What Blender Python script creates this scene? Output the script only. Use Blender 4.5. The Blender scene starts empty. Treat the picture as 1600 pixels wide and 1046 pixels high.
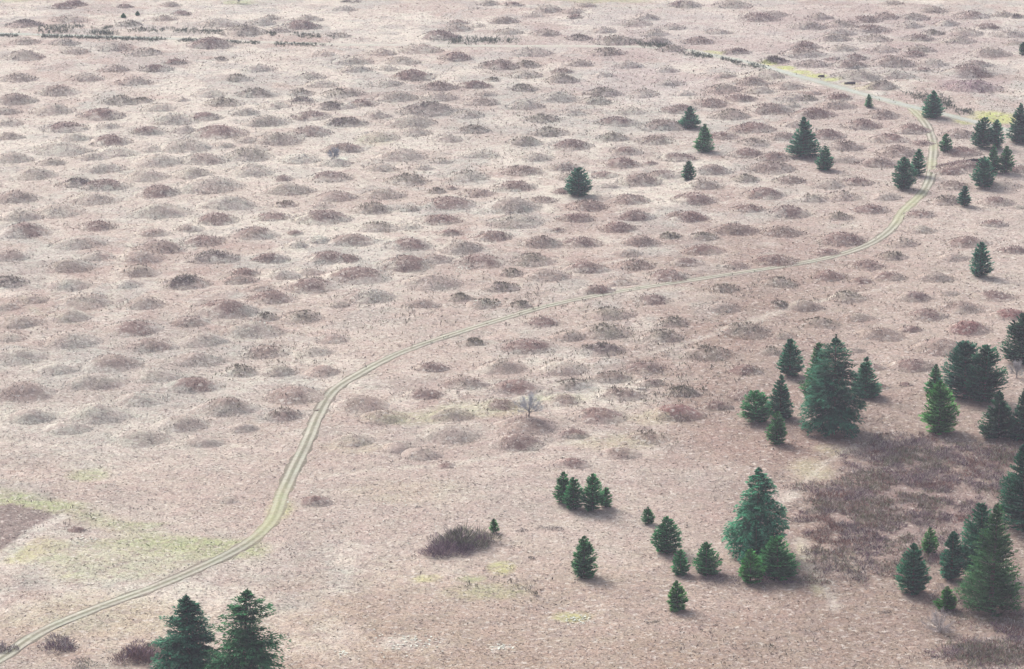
import bpy, math, random
import numpy as np
from mathutils import Vector

R = math.radians
SC = bpy.context.scene
COL = SC.collection

# ------------------------------------------------------------------ camera, sky, sun, exposure
CAM_H, PITCH, FPX, PW, PH = 164.0, R(15.5), 4537.0, 1600.0, 1046.0
cam_data = bpy.data.cameras.new('camera')
cam = bpy.data.objects.new('camera', cam_data)
COL.objects.link(cam)
cam.location = (0, 0, CAM_H)
cam.rotation_euler = (R(90) - PITCH, 0, 0)
cam_data.sensor_width = 36.0
cam_data.lens = 36.0 * FPX / PW
cam_data.clip_start = 1.0
cam_data.clip_end = 30000.0
SC.camera = cam

SUN_AZ, SUN_EL = R(-36), R(38)          # azimuth from +Y towards +X: the sun stands behind the plain, to the left
world = bpy.data.worlds.new('World')
SC.world = world
world.use_nodes = True
wn = world.node_tree
bg = wn.nodes['Background']
sky = wn.nodes.new('ShaderNodeTexSky')
sky.sky_type = 'NISHITA'
sky.sun_disc = False
sky.sun_elevation = SUN_EL
sky.sun_rotation = SUN_AZ
sky.air_density = 1.0
sky.dust_density = 4.0
sky.ozone_density = 1.0
soft = wn.nodes.new('ShaderNodeHueSaturation')          # a sky veiled by thin cloud: less blue
soft.inputs['Saturation'].default_value = 0.45
wn.links.new(sky.outputs[0], soft.inputs['Color'])
wn.links.new(soft.outputs[0], bg.inputs[0])
bg.inputs[1].default_value = 0.125

sun_data = bpy.data.lights.new('sun', 'SUN')
sun_data.energy = 2.4
sun_data.angle = R(32)
sun_data.color = (1.0, 0.96, 0.91)
sun = bpy.data.objects.new('sun', sun_data)
COL.objects.link(sun)
sdir = Vector((math.sin(SUN_AZ) * math.cos(SUN_EL), math.cos(SUN_AZ) * math.cos(SUN_EL), math.sin(SUN_EL)))
sun.rotation_euler = sdir.to_track_quat('Z', 'Y').to_euler()
sun.location = (0, 400, 400)

SC.view_settings.view_transform = 'Standard'
SC.view_settings.look = 'None'
SC.view_settings.gamma = 1.0
SC.view_settings.exposure = 1.0
SC.view_settings.use_curve_mapping = False
SC.cycles.use_denoising = True
SC.cycles.use_adaptive_sampling = False
SC.cycles.max_bounces = 6
SC.cycles.volume_bounces = 1

# ------------------------------------------------------------------ helpers
RNG = np.random.default_rng(7)
random.seed(7)
_LAT = np.random.default_rng(11).random((256, 256))

def vnoise(x, y):
    xi = np.floor(x).astype(np.int64); yi = np.floor(y).astype(np.int64)
    fx = x - xi; fy = y - yi
    fx = fx * fx * (3 - 2 * fx); fy = fy * fy * (3 - 2 * fy)
    a = _LAT[xi & 255, yi & 255]; b = _LAT[(xi + 1) & 255, yi & 255]
    c = _LAT[xi & 255, (yi + 1) & 255]; d = _LAT[(xi + 1) & 255, (yi + 1) & 255]
    return (a * (1 - fx) + b * fx) * (1 - fy) + (c * (1 - fx) + d * fx) * fy

def fbm(x, y, wl, octv=4, off=0.0, gain=0.55):
    s = np.zeros_like(x, dtype=float); amp = 1.0; tot = 0.0; f = 1.0 / wl
    for i in range(octv):
        s += amp * vnoise(x * f + off + 17.3 * i, y * f + off * 1.7 + 9.1 * i)
        tot += amp; amp *= gain; f *= 2.03
    return s / tot

def smooth(a, b, v):
    t = np.clip((v - a) / (b - a), 0, 1)
    return t * t * (3 - 2 * t)

def low_z(x, y):
    return 0.9 * (fbm(x, y, 90.0, 2, 3.0) - 0.5)

_f = np.array([0, math.cos(PITCH), -math.sin(PITCH)])
_u = np.array([0, math.sin(PITCH), math.cos(PITCH)])

def at(px, py):
    """point of the plain seen at a pixel of the photograph, with the scale there (pixels per metre) and the dip"""
    d = _f + np.array([1.0, 0, 0]) * (px - PW / 2) / FPX + _u * (PH / 2 - py) / FPX
    z = 0.0
    for _ in range(3):
        t = (z - CAM_H) / d[2]
        x, y = d[0] * t, d[1] * t
        z = float(low_z(np.array([x]), np.array([y]))[0])
    s = FPX / t
    dip = math.atan2(CAM_H - z, math.hypot(x, y))
    return x, y, s, dip

def mesh_np(name, V, F, C=None, mat=None, parent=None, smooth_shade=False, loc=None):
    V = np.asarray(V, dtype=np.float32); F = np.asarray(F, dtype=np.int32)
    me = bpy.data.meshes.new(name)
    me.vertices.add(len(V)); me.vertices.foreach_set('co', V.ravel())
    k = F.shape[1]
    me.loops.add(F.size); me.loops.foreach_set('vertex_index', F.ravel())
    me.polygons.add(len(F))
    me.polygons.foreach_set('loop_start', np.arange(0, F.size, k, dtype=np.int32))
    me.polygons.foreach_set('loop_total', np.full(len(F), k, dtype=np.int32))
    if smooth_shade:
        me.polygons.foreach_set('use_smooth', np.ones(len(F), dtype=bool))
    if C is not None:
        at_ = me.attributes.new('Col', 'FLOAT_COLOR', 'POINT')
        at_.data.foreach_set('color', np.concatenate([np.asarray(C, dtype=np.float32), np.ones((len(V), 1), np.float32)], 1).ravel())
    me.update(calc_edges=True)
    me.validate()
    if mat: me.materials.append(mat)
    o = bpy.data.objects.new(name, me)
    COL.objects.link(o)
    if parent: o.parent = parent
    if loc is not None: o.location = loc
    return o

def tag(o, label=None, cat=None, group=None, kind=None):
    if label: o['label'] = label
    if cat: o['category'] = cat
    if group: o['group'] = group
    if kind: o['kind'] = kind
    return o

def empty(name, loc):
    o = bpy.data.objects.new(name, None)
    o.empty_display_size = 0.5
    COL.objects.link(o); o.location = loc
    return o

def kites(P, D, S, L, W, mid=0.42):
    """little leaf-like faces: start P, direction D, side S, length L, width W"""
    L = np.asarray(L)[:, None]; W = np.asarray(W)[:, None]
    V = np.stack([P, P + D * L * mid + S * W * .5, P + D * L, P + D * L * mid - S * W * .5], 1).reshape(-1, 3)
    return V, np.arange(len(V)).reshape(-1, 4)

def unit(v):
    return v / np.maximum(np.linalg.norm(v, axis=1, keepdims=True), 1e-9)

def tube(points, radii, n=7):
    V = []; F = []
    pts = [Vector(p) for p in points]
    for i, p in enumerate(pts):
        d = (pts[min(i + 1, len(pts) - 1)] - pts[max(i - 1, 0)]).normalized()
        a = d.orthogonal().normalized(); b = d.cross(a)
        for k in range(n):
            t = 2 * math.pi * k / n
            V.append(p + (a * math.cos(t) + b * math.sin(t)) * radii[i])
    for i in range(len(pts) - 1):
        for k in range(n):
            F.append((i * n + k, i * n + (k + 1) % n, (i + 1) * n + (k + 1) % n, (i + 1) * n + k))
    return np.array([tuple(v) for v in V]), np.array(F)

def merge(parts):
    V = []; F = []; C = []; o = 0
    for v, f, c in parts:
        V.append(v); F.append(f + o); C.append(c); o += len(v)
    return np.concatenate(V), np.concatenate(F), np.concatenate(C)

# ------------------------------------------------------------------ materials (all procedural)
def new_mat(name, rough=0.9, spec=0.15):
    m = bpy.data.materials.new(name); m.use_nodes = True
    b = m.node_tree.nodes['Principled BSDF']
    b.inputs['Roughness'].default_value = rough
    b.inputs['Specular IOR Level'].default_value = spec
    return m, m.node_tree, b

def N(nt, t, **kw):
    n = nt.nodes.new(t)
    for k, v in kw.items(): setattr(n, k, v)
    return n

def noise(nt, vec, scale, detail, rough=0.6):
    n = N(nt, 'ShaderNodeTexNoise')
    n.inputs['Scale'].default_value = scale; n.inputs['Detail'].default_value = detail; n.inputs['Roughness'].default_value = rough
    nt.links.new(vec, n.inputs['Vector'])
    return n.outputs['Fac']

def remap(nt, v, a, b, c, d):
    n = N(nt, 'ShaderNodeMapRange')
    n.inputs[1].default_value = a; n.inputs[2].default_value = b; n.inputs[3].default_value = c; n.inputs[4].default_value = d
    nt.links.new(v, n.inputs[0]); return n.outputs[0]

def mix(nt, fac, a, b, blend='MIX'):
    n = N(nt, 'ShaderNodeMix', data_type='RGBA', blend_type=blend)
    if isinstance(fac, float): n.inputs[0].default_value = fac
    else: nt.links.new(fac, n.inputs[0])
    for s, v in ((6, a), (7, b)):
        if isinstance(v, tuple): n.inputs[s].default_value = (*v, 1)
        else: nt.links.new(v, n.inputs[s])
    return n.outputs[2]

def turf_material(name, lo, hi, fine, patchy, bump):
    """dry grass and low growth: the colour attribute broken up by several sizes of noise in the place's own metres"""
    m, nt, b = new_mat(name, 0.95, 0.1)
    col = N(nt, 'ShaderNodeAttribute', attribute_name='Col').outputs['Color']
    pos = N(nt, 'ShaderNodeNewGeometry').outputs['Position']
    f1 = noise(nt, pos, fine, 5.0, 0.7)
    f2 = noise(nt, pos, 0.22, 4.0, 0.6)
    f3 = noise(nt, pos, fine * 0.55, 3.0, 0.75)
    f4 = noise(nt, pos, 0.9, 5.0, 0.7)
    tint = mix(nt, remap(nt, f2, 0.36, 0.64, 0, 1), (1.03, 0.985, 0.97), (0.97, 1.01, 0.96))
    c = mix(nt, 1.0, col, tint, 'MULTIPLY')
    k1 = remap(nt, f1, 0.3, 0.7, lo, hi)
    v = N(nt, 'ShaderNodeCombineColor'); [nt.links.new(k1, v.inputs[i]) for i in range(3)]
    c = mix(nt, 1.0, c, v.outputs[0], 'MULTIPLY')
    f5 = noise(nt, pos, 0.5, 4.0, 0.65)
    c = mix(nt, remap(nt, f5, 0.48, 0.64, 0, 0.62 * patchy), c, (0.235, 0.185, 0.165))
    c = mix(nt, remap(nt, f3, 0.57, 0.70, 0, 0.7 * patchy), c, (0.155, 0.110, 0.098))
    c = mix(nt, remap(nt, f4, 0.54, 0.66, 0, 0.7 * patchy), c, (0.50, 0.455, 0.405))
    nt.links.new(c, b.inputs['Base Color'])
    bp = N(nt, 'ShaderNodeBump'); bp.inputs['Strength'].default_value = bump; bp.inputs['Distance'].default_value = 0.25
    nt.links.new(f1, bp.inputs['Height']); nt.links.new(bp.outputs[0], b.inputs['Normal'])
    return m

def leaf_material(name, rough, spec, vary):
    m, nt, b = new_mat(name, rough, spec)
    col = N(nt, 'ShaderNodeAttribute', attribute_name='Col').outputs['Color']
    pos = N(nt, 'ShaderNodeNewGeometry').outputs['Position']
    k = remap(nt, noise(nt, pos, 1.3, 3.0), 0.3, 0.7, 1 - vary, 1 + vary)
    v = N(nt, 'ShaderNodeCombineColor'); [nt.links.new(k, v.inputs[i]) for i in range(3)]
    nt.links.new(mix(nt, 1.0, col, v.outputs[0], 'MULTIPLY'), b.inputs['Base Color'])
    return m

M_TURF = turf_material('dry_turf', 0.55, 1.42, 2.1, 1.0, 0.6)
M_ROAD = turf_material('track_surface', 0.8, 1.2, 1.6, 0.35, 0.3)
M_DRY = leaf_material('dry_growth', 0.95, 0.08, 0.15)
M_FIR = leaf_material('fir_needles', 0.8, 0.06, 0.25)
M_BARK = leaf_material('bark', 0.95, 0.1, 0.3)

# ------------------------------------------------------------------ colours of the growth
STRAW = np.array([0.425, 0.382, 0.332]); PINK = np.array([0.330, 0.270, 0.234]); GREY = np.array([0.290, 0.274, 0.248])
BROWN = np.array([0.215, 0.160, 0.132]); RUST = np.array([0.22, 0.142, 0.118])
MOSS = np.array([0.34, 0.36, 0.13]); GREEN = np.array([0.24, 0.29, 0.125]); YGRASS = np.array([0.355, 0.325, 0.215])
DARKSOIL = np.array([0.15, 0.115, 0.105]); PALE = np.array([0.43, 0.395, 0.355])

# patches of other growth on the plain: photo pixel centre, half sizes in pixels, colour, strength
PATCH = [
    (1380, 620, 430, 360, np.array([.185, .126, .100]), .75), (850, 960, 420, 130, np.array([.295, .215, .160]), .65), (300, 1000, 300, 70, np.array([.31, .24, .185]), .5), (620, 700, 260, 60, np.array([.30, .245, .21]), .45), (1480, 260, 300, 130, np.array([.27, .215, .195]), .5), (1150, 985, 640, 110, np.array([.205, .142, .102]), .72), (700, 760, 500, 120, np.array([.31, .25, .222]), .5), (1250, 60, 500, 60, np.array([.30, .255, .245]), .45),
    (1500, 810, 300, 190, BROWN, .75), (1330, 990, 330, 80, BROWN, .65), (1100, 950, 170, 45, RUST, .35), (1210, 690, 130, 40, RUST, .45),
    (1500, 660, 130, 60, BROWN, .6), (1450, 330, 260, 200, PINK, .55), (1500, 540, 200, 90, PINK, .5), (900, 900, 330, 140, PINK, .5), (350, 780, 330, 120, PINK, .55),
    (700, 500, 300, 90, PINK, .45), (200, 600, 260, 120, GREY, .45), (850, 180, 300, 60, GREY, .3), (300, 250, 400, 120, STRAW, .4),
    (140, 742, 34, 13, GREEN, .45), (65, 790, 75, 10, GREEN, .6), (20, 778, 40, 8, GREEN, .55), (28, 868, 36, 14, MOSS, .55), (75, 852, 40, 12, YGRASS, .7), (60, 870, 60, 14, YGRASS, .5),
    (120, 899, 26, 4, MOSS, .4), (320, 858, 100, 18, GREEN, .55), (230, 850, 120, 14, GREEN, .5), (180, 880, 140, 30, np.array([.33, .325, .22]), .6), (215, 820, 60, 5, GREEN, .45), (436, 795, 20, 16, MOSS, .5), (150, 960, 140, 40, YGRASS, .35),
    (782, 888, 20, 9, MOSS, .55), (668, 905, 28, 7, MOSS, .5), (735, 905, 26, 6, GREEN, .5), (893, 962, 34, 9, MOSS, .55), (760, 925, 70, 14, GREEN, .35), (625, 1005, 38, 13, PALE, .6), (783, 1011, 20, 5, PALE, .7),
    (740, 640, 90, 14, GREEN, .28), (640, 655, 60, 12, GREEN, .3), (975, 690, 80, 14, YGRASS, .4), (870, 622, 60, 7, GREEN, .25), (560, 700, 60, 10, YGRASS, .3), (1015, 655, 40, 12, YGRASS, .4), (640, 770, 120, 20, YGRASS, .2),
    (1268, 735, 40, 22, YGRASS, .6), (1300, 705, 30, 10, YGRASS, .5), (1256, 865, 9, 22, YGRASS, .8), (1275, 915, 12, 22, YGRASS, .6), (1300, 945, 12, 14, PALE, .4), (1230, 775, 24, 10, PALE, .35),
    (1112, 83, 26, 4, MOSS, .6), (1555, 184, 42, 9, MOSS, .95), (1510, 190, 22, 5, MOSS, .7), (1434, 177, 13, 5, MOSS, .5), (690, 71.5, 45, 2, MOSS, .6), (372, 4, 26, 4, GREEN, .6), (950, 2, 80, 3, GREEN, .4), (20, 2, 30, 3, GREEN, .4),
    (1200, 100, 14, 3, MOSS, .9), (1225, 107, 18, 3.5, MOSS, .95), (1250, 113, 18, 3.5, MOSS, .95), (1275, 119, 18, 3.5, MOSS, .95), (1300, 125, 18, 3.2, MOSS, .9), (1325, 131, 16, 3, YGRASS, .9), (1350, 139, 18, 3, YGRASS, .7), (1372, 146, 20, 3, PALE, .7),
    (580, 222, 30, 6, YGRASS, .35), (530, 252, 12, 5, np.array([.6, .66, .56]), .6), (465, 248, 20, 4, np.array([.55, .58, .5]), .4),
    (1000, 130, 120, 30, np.array([.33, .29, .29]), .35), (1520, 135, 60, 14, np.array([.25, .17, .19]), .5), (100, 130, 120, 20, PINK, .3),
    (250, 855, 12, 2, DARKSOIL, .3), (1560, 1020, 90, 30, np.array([.17, .12, .12]), .6), (1430, 790, 130, 90, np.array([.19, .135, .125]), .65), (40, 1010, 40, 16, BROWN, .3), (230, 1025, 50, 18, BROWN, .5),
    (20, 736, 14, 4, RUST, .7), (1150, 900, 100, 10, np.array([.17, .12, .115]), .55), (715, 850, 50, 20, np.array([.18, .14, .15]), .5),
]
_PW = []
for (px, py, a, b, c, k) in PATCH:
    x, y, s, dip = at(px, py)
    _PW.append((x, y, a / s, b / (s * math.sin(dip)), c, k))
PLOT = [at(*p)[:2] for p in ((-40, 800), (18, 786), (86, 804), (18, 850), (-40, 882))]          # a bare mown plot with straight sides

def inside_poly(x, y, poly):
    r = np.zeros(x.shape, bool)
    for i in range(len(poly)):
        (x0, y0), (x1, y1) = poly[i - 1], poly[i]
        r ^= ((y0 > y) != (y1 > y)) & (x < (x1 - x0) * (y - y0) / (y1 - y0 + 1e-12) + x0)
    return r

def seg_dist(x, y, line):
    d = np.full(x.shape, 1e9)
    for (x0, y0), (x1, y1) in zip(line[:-1], line[1:]):
        dx, dy = x1 - x0, y1 - y0
        t = np.clip(((x - x0) * dx + (y - y0) * dy) / (dx * dx + dy * dy + 1e-9), 0, 1)
        d = np.minimum(d, np.hypot(x - x0 - t * dx, y - y0 - t * dy))
    return d

def spline(pts, step=1.5):
    P = [Vector((*at(*p)[:2], 0)) for p in pts]
    P = [2 * P[0] - P[1]] + P + [2 * P[-1] - P[-2]]
    out = []
    for i in range(1, len(P) - 2):
        n = max(2, int((P[i + 1] - P[i]).length / step))
        for k in range(n):
            t = k / n
            a, b, c, d = P[i - 1], P[i], P[i + 1], P[i + 2]
            q = .5 * ((2 * b) + (c - a) * t + (2 * a - 5 * b + 4 * c - d) * t * t + (3 * b - a - 3 * c + d) * t ** 3)
            out.append((q.x, q.y))
    out.append((P[-2].x, P[-2].y))
    return out

TRACK = spline([(-60, 1058), (0, 1030), (60, 990), (140, 955), (230, 922), (300, 893), (365, 862), (405, 835), (428, 808), (440, 775), (458, 735), (480, 690), (498, 648), (520, 612), (560, 585), (620, 554), (700, 525),
                (780, 500), (860, 477), (960, 457), (1060, 441), (1160, 426), (1260, 410), (1320, 396), (1365, 378), (1395, 355), (1412, 330), (1440, 303), (1453, 280), (1457, 250), (1458, 225), (1450, 200), (1436, 181), (1424, 170)])
ROAD = spline([(-80, 50), (0, 53), (135, 56.5), (270, 61), (400, 66), (540, 70), (660, 71), (800, 72.5), (940, 72.5), (1050, 76), (1110, 86), (1170, 98), (1250, 120), (1340, 145), (1424, 167), (1500, 185), (1560, 200), (1640, 222)])
PATHS = [spline(p, 4) for p in ([(0, 8), (60, 14), (130, 11), (270, 8), (380, 4), (560, 4)], [(130, 30), (180, 26), (270, 20)], [(900, 9), (980, 11), (1120, 14)], [(1230, 64), (1330, 62), (1450, 66), (1600, 71)],
                                [(30, 468), (60, 490), (120, 508)], [(120, 800), (180, 818), (250, 840), (330, 858), (390, 852)], [(100, 905), (170, 893), (260, 868), (340, 858)], [(150, 852), (200, 858), (260, 856)])]
TRAILS = [spline(p, 4) for p in ([(175, 470), (182, 425), (205, 380), (260, 300)], [(0, 332), (150, 346), (300, 338), (420, 350), (560, 345)], [(1215, 790), (1248, 765), (1290, 722), (1345, 694)], [(1252, 842), (1262, 868), (1275, 905), (1312, 948)],
    [(1000, 556), (1100, 528), (1250, 478), (1400, 447)], [(470, 752), (560, 735), (700, 726), (900, 690)], [(120, 230), (300, 240), (480, 228)], [(700, 400), (860, 420), (980, 405)], [(0, 690), (140, 700), (300, 690), (440, 705)])]
SIDE = spline([(-30, 764), (20, 774), (90, 792), (160, 815), (240, 838), (310, 858), (372, 858)], 3)       # a greened-over side track
EDGE = [at(*p)[:2] for p in ((96, 806), (60, 828), (20, 858), (-40, 895))]

def ground_colour(x, y):
    n = fbm(x, y, 34.0, 4, 21.0)
    c = STRAW + (PINK - STRAW) * smooth(.40, .58, n)[:, None]
    n2 = fbm(x, y, 11.0, 4, 5.0)
    c = c + (GREY - c) * (0.85 * smooth(.47, .62, n2))[:, None]
    n3 = fbm(x, y, 18.0, 4, 91.0)
    c = c + (np.array([.235, .172, .150]) - c) * (smooth(.52, .66, n3) * (.30 + .45 * smooth(-40, 90, x + .0 * y)))[:, None]
    n4 = fbm(x, y, 13.0, 4, 133.0)
    c = c + (np.array([.235, .160, .138]) - c) * (.50 * smooth(.53, .66, n4) * smooth(.35, .6, fbm(x, y, 60.0, 3, 7.0)))[:, None]
    n5 = fbm(x, y, 7.0, 4, 211.0)
    c = c + (np.array([.46, .42, .37]) - c) * (.45 * smooth(.55, .68, n5))[:, None]
    wob = 0.55 * (fbm(x, y, 9.0, 3, 40.0) - .5) * 2
    for (px, py, a, b, col, k) in _PW:
        sel = (np.abs(x - px) < a * 1.9) & (np.abs(y - py) < b * 1.9)
        if not sel.any(): continue
        r = np.hypot((x[sel] - px) / a, (y[sel] - py) / b) + wob[sel] * .7
        w = k * (1 - smooth(.55, 1.25, r))
        c[sel] += (col - c[sel]) * w[:, None]
    for ln in PATHS:
        d = seg_dist(x, y, ln[::3] + [ln[-1]])
        c += (np.array([.30, .28, .22]) - c) * (.45 * (1 - smooth(.5, 1.5, d)))[:, None]
    for ln in TRAILS:
        d = seg_dist(x, y, ln[::3] + [ln[-1]]) + 1.2 * wob
        c += (np.array([.45, .405, .35]) - c) * (.5 * (1 - smooth(.4, 1.5, d)))[:, None]
    d = seg_dist(x, y, SIDE[::3] + [SIDE[-1]]) + 1.5 * wob
    c += (np.array([.27, .285, .16]) - c) * (.45 * (1 - smooth(.8, 5.0, d)))[:, None]
    ins = inside_poly(x + .8 * wob, y + .8 * wob, PLOT)
    c[ins] += (DARKSOIL - c[ins]) * .96
    d = seg_dist(x, y, EDGE)
    c += (PALE * .95 - c) * (.8 * (1 - smooth(.8, 2.0, d)))[:, None]
    return c

def ground_z(x, y, td=None):
    z = low_z(x, y)
    if td is None:
        td = np.full(x.shape, 99.)
        near = (np.abs(x) < 260) & (y > 350) & (y < 1150)
        if near.any():
            td[near] = np.minimum(seg_dist(x[near], y[near], TRACK[::5] + [TRACK[-1]]), seg_dist(x[near], y[near], ROAD[::5] + [ROAD[-1]]) - 2.0)
    rough = .16 * (fbm(x, y, 2.6, 3, 2.0) - .5) * 2 + .28 * (fbm(x, y, 9.0, 2, 8.0) - .5) * 2
    return z + rough * smooth(1.8, 5.0, td)

# ------------------------------------------------------------------ ground: one sheet to the horizon, fine where the camera looks
def axis(lo, hi, step, far0, far1, grow=1.35):
    a = list(np.arange(lo, hi + step * .5, step))
    s = step; left = []
    v = lo
    while v > far0:
        s *= grow; v -= s; left.append(max(v, far0))
    s = step; right = []; v = a[-1]
    while v < far1:
        s *= grow; v += s; right.append(min(v, far1))
    return np.array(left[::-1] + a + right)

gx = axis(-225, 225, 0.9, -6000, 6000)
gy = axis(370, 1100, 1.15, -3000, 6500)
GX, GY = np.meshgrid(gx, gy)
fxx, fyy = GX.ravel(), GY.ravel()
gz = ground_z(fxx, fyy)
nx, ny = len(gx), len(gy)
idx = np.arange(nx * ny).reshape(ny, nx)
GF = np.stack([idx[:-1, :-1], idx[:-1, 1:], idx[1:, 1:], idx[1:, :-1]], -1).reshape(-1, 4)
g = mesh_np('ground', np.stack([fxx, fyy, gz], 1), GF, ground_colour(fxx, fyy), M_TURF, smooth_shade=True)
tag(g, kind='structure')

def ribbon(name, line, half, offs, colour, lift):
    L = np.array(line)
    d = np.gradient(L, axis=0); d = unit(d)
    nrm = np.stack([-d[:, 1], d[:, 0]], 1)
    rows = []
    cols = []
    for o in offs:
        w = half * o
        if abs(o) > .95: w = w + math.copysign(1, o) * (fbm(L[:, 0], L[:, 1], 3.0, 3, 50.0 + o) - .5) * 1.3
        else: w = np.full(len(L), w)
        P = L + nrm * w[:, None]
        z = low_z(P[:, 0], P[:, 1]) + lift - (0.05 if abs(o) > .95 else 0) + (0.05 * (1 - abs(o)) if abs(o) < .3 else 0)
        rows.append(np.stack([P[:, 0], P[:, 1], z], 1))
        cols.append(colour(P, o))
    V = np.stack(rows, 1).reshape(-1, 3); C = np.stack(cols, 1).reshape(-1, 3)
    m, n = len(L), len(offs)
    ii = np.arange(m * n).reshape(m, n)
    F = np.stack([ii[:-1, :-1], ii[:-1, 1:], ii[1:, 1:], ii[1:, :-1]], -1).reshape(-1, 4)
    return tag(mesh_np(name, V, F, C, M_ROAD, smooth_shade=True), kind='structure')

YEL = [(at(*p)[:2], r) for p, r in (((436, 792), 7), ((1410, 333), 9), ((1432, 310), 7), ((1456, 258), 5), ((1457, 228), 4), ((1434, 178), 6), ((412, 828), 5))]
def track_colour(P, o):
    x, y = P[:, 0], P[:, 1]
    base = np.array([.318, .308, .258]) if .3 < abs(o) < .75 else (np.array([.165, .16, .118]) if abs(o) < .3 else np.array([.14, .125, .098]))
    c = np.tile(base, (len(P), 1)) * (.72 + .55 * fbm(x, y, 5.0, 4, 77.0 + o))[:, None]
    for (q, r) in YEL:
        w = .45 * (1 - smooth(.2, 1.3, np.hypot(x - q[0], (y - q[1]) * .5) / r))
        c += ((np.array([.30, .305, .175]) if abs(o) < .8 else np.array([.28, .26, .17])) - c) * w[:, None]
    return c
ribbon('dirt_track', TRACK, 1.25, [-1.15, -.92, -.68, -.38, -.15, .15, .38, .68, .92, 1.15], track_colour, .05)

def road_colour(P, o):
    x, y = P[:, 0], P[:, 1]
    base = np.array([.29, .31, .28]) if abs(o) < .8 else np.array([.27, .27, .22])
    c = np.tile(base, (len(P), 1)) * (.85 + .3 * fbm(x, y, 12.0, 3, 31.0))[:, None]
    w = smooth(120, 170, x) * 0
    mid = (1 - smooth(60, 110, np.abs(x + 20)))          # overgrown and faint in the middle of its length
    return c + (np.array([.34, .315, .275]) - c) * (.8 * mid)[:, None]
ribbon('gravel_road', ROAD, 2.0, [-1.1, -.8, -.4, 0, .4, .8, 1.1], road_colour, .07)

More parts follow.
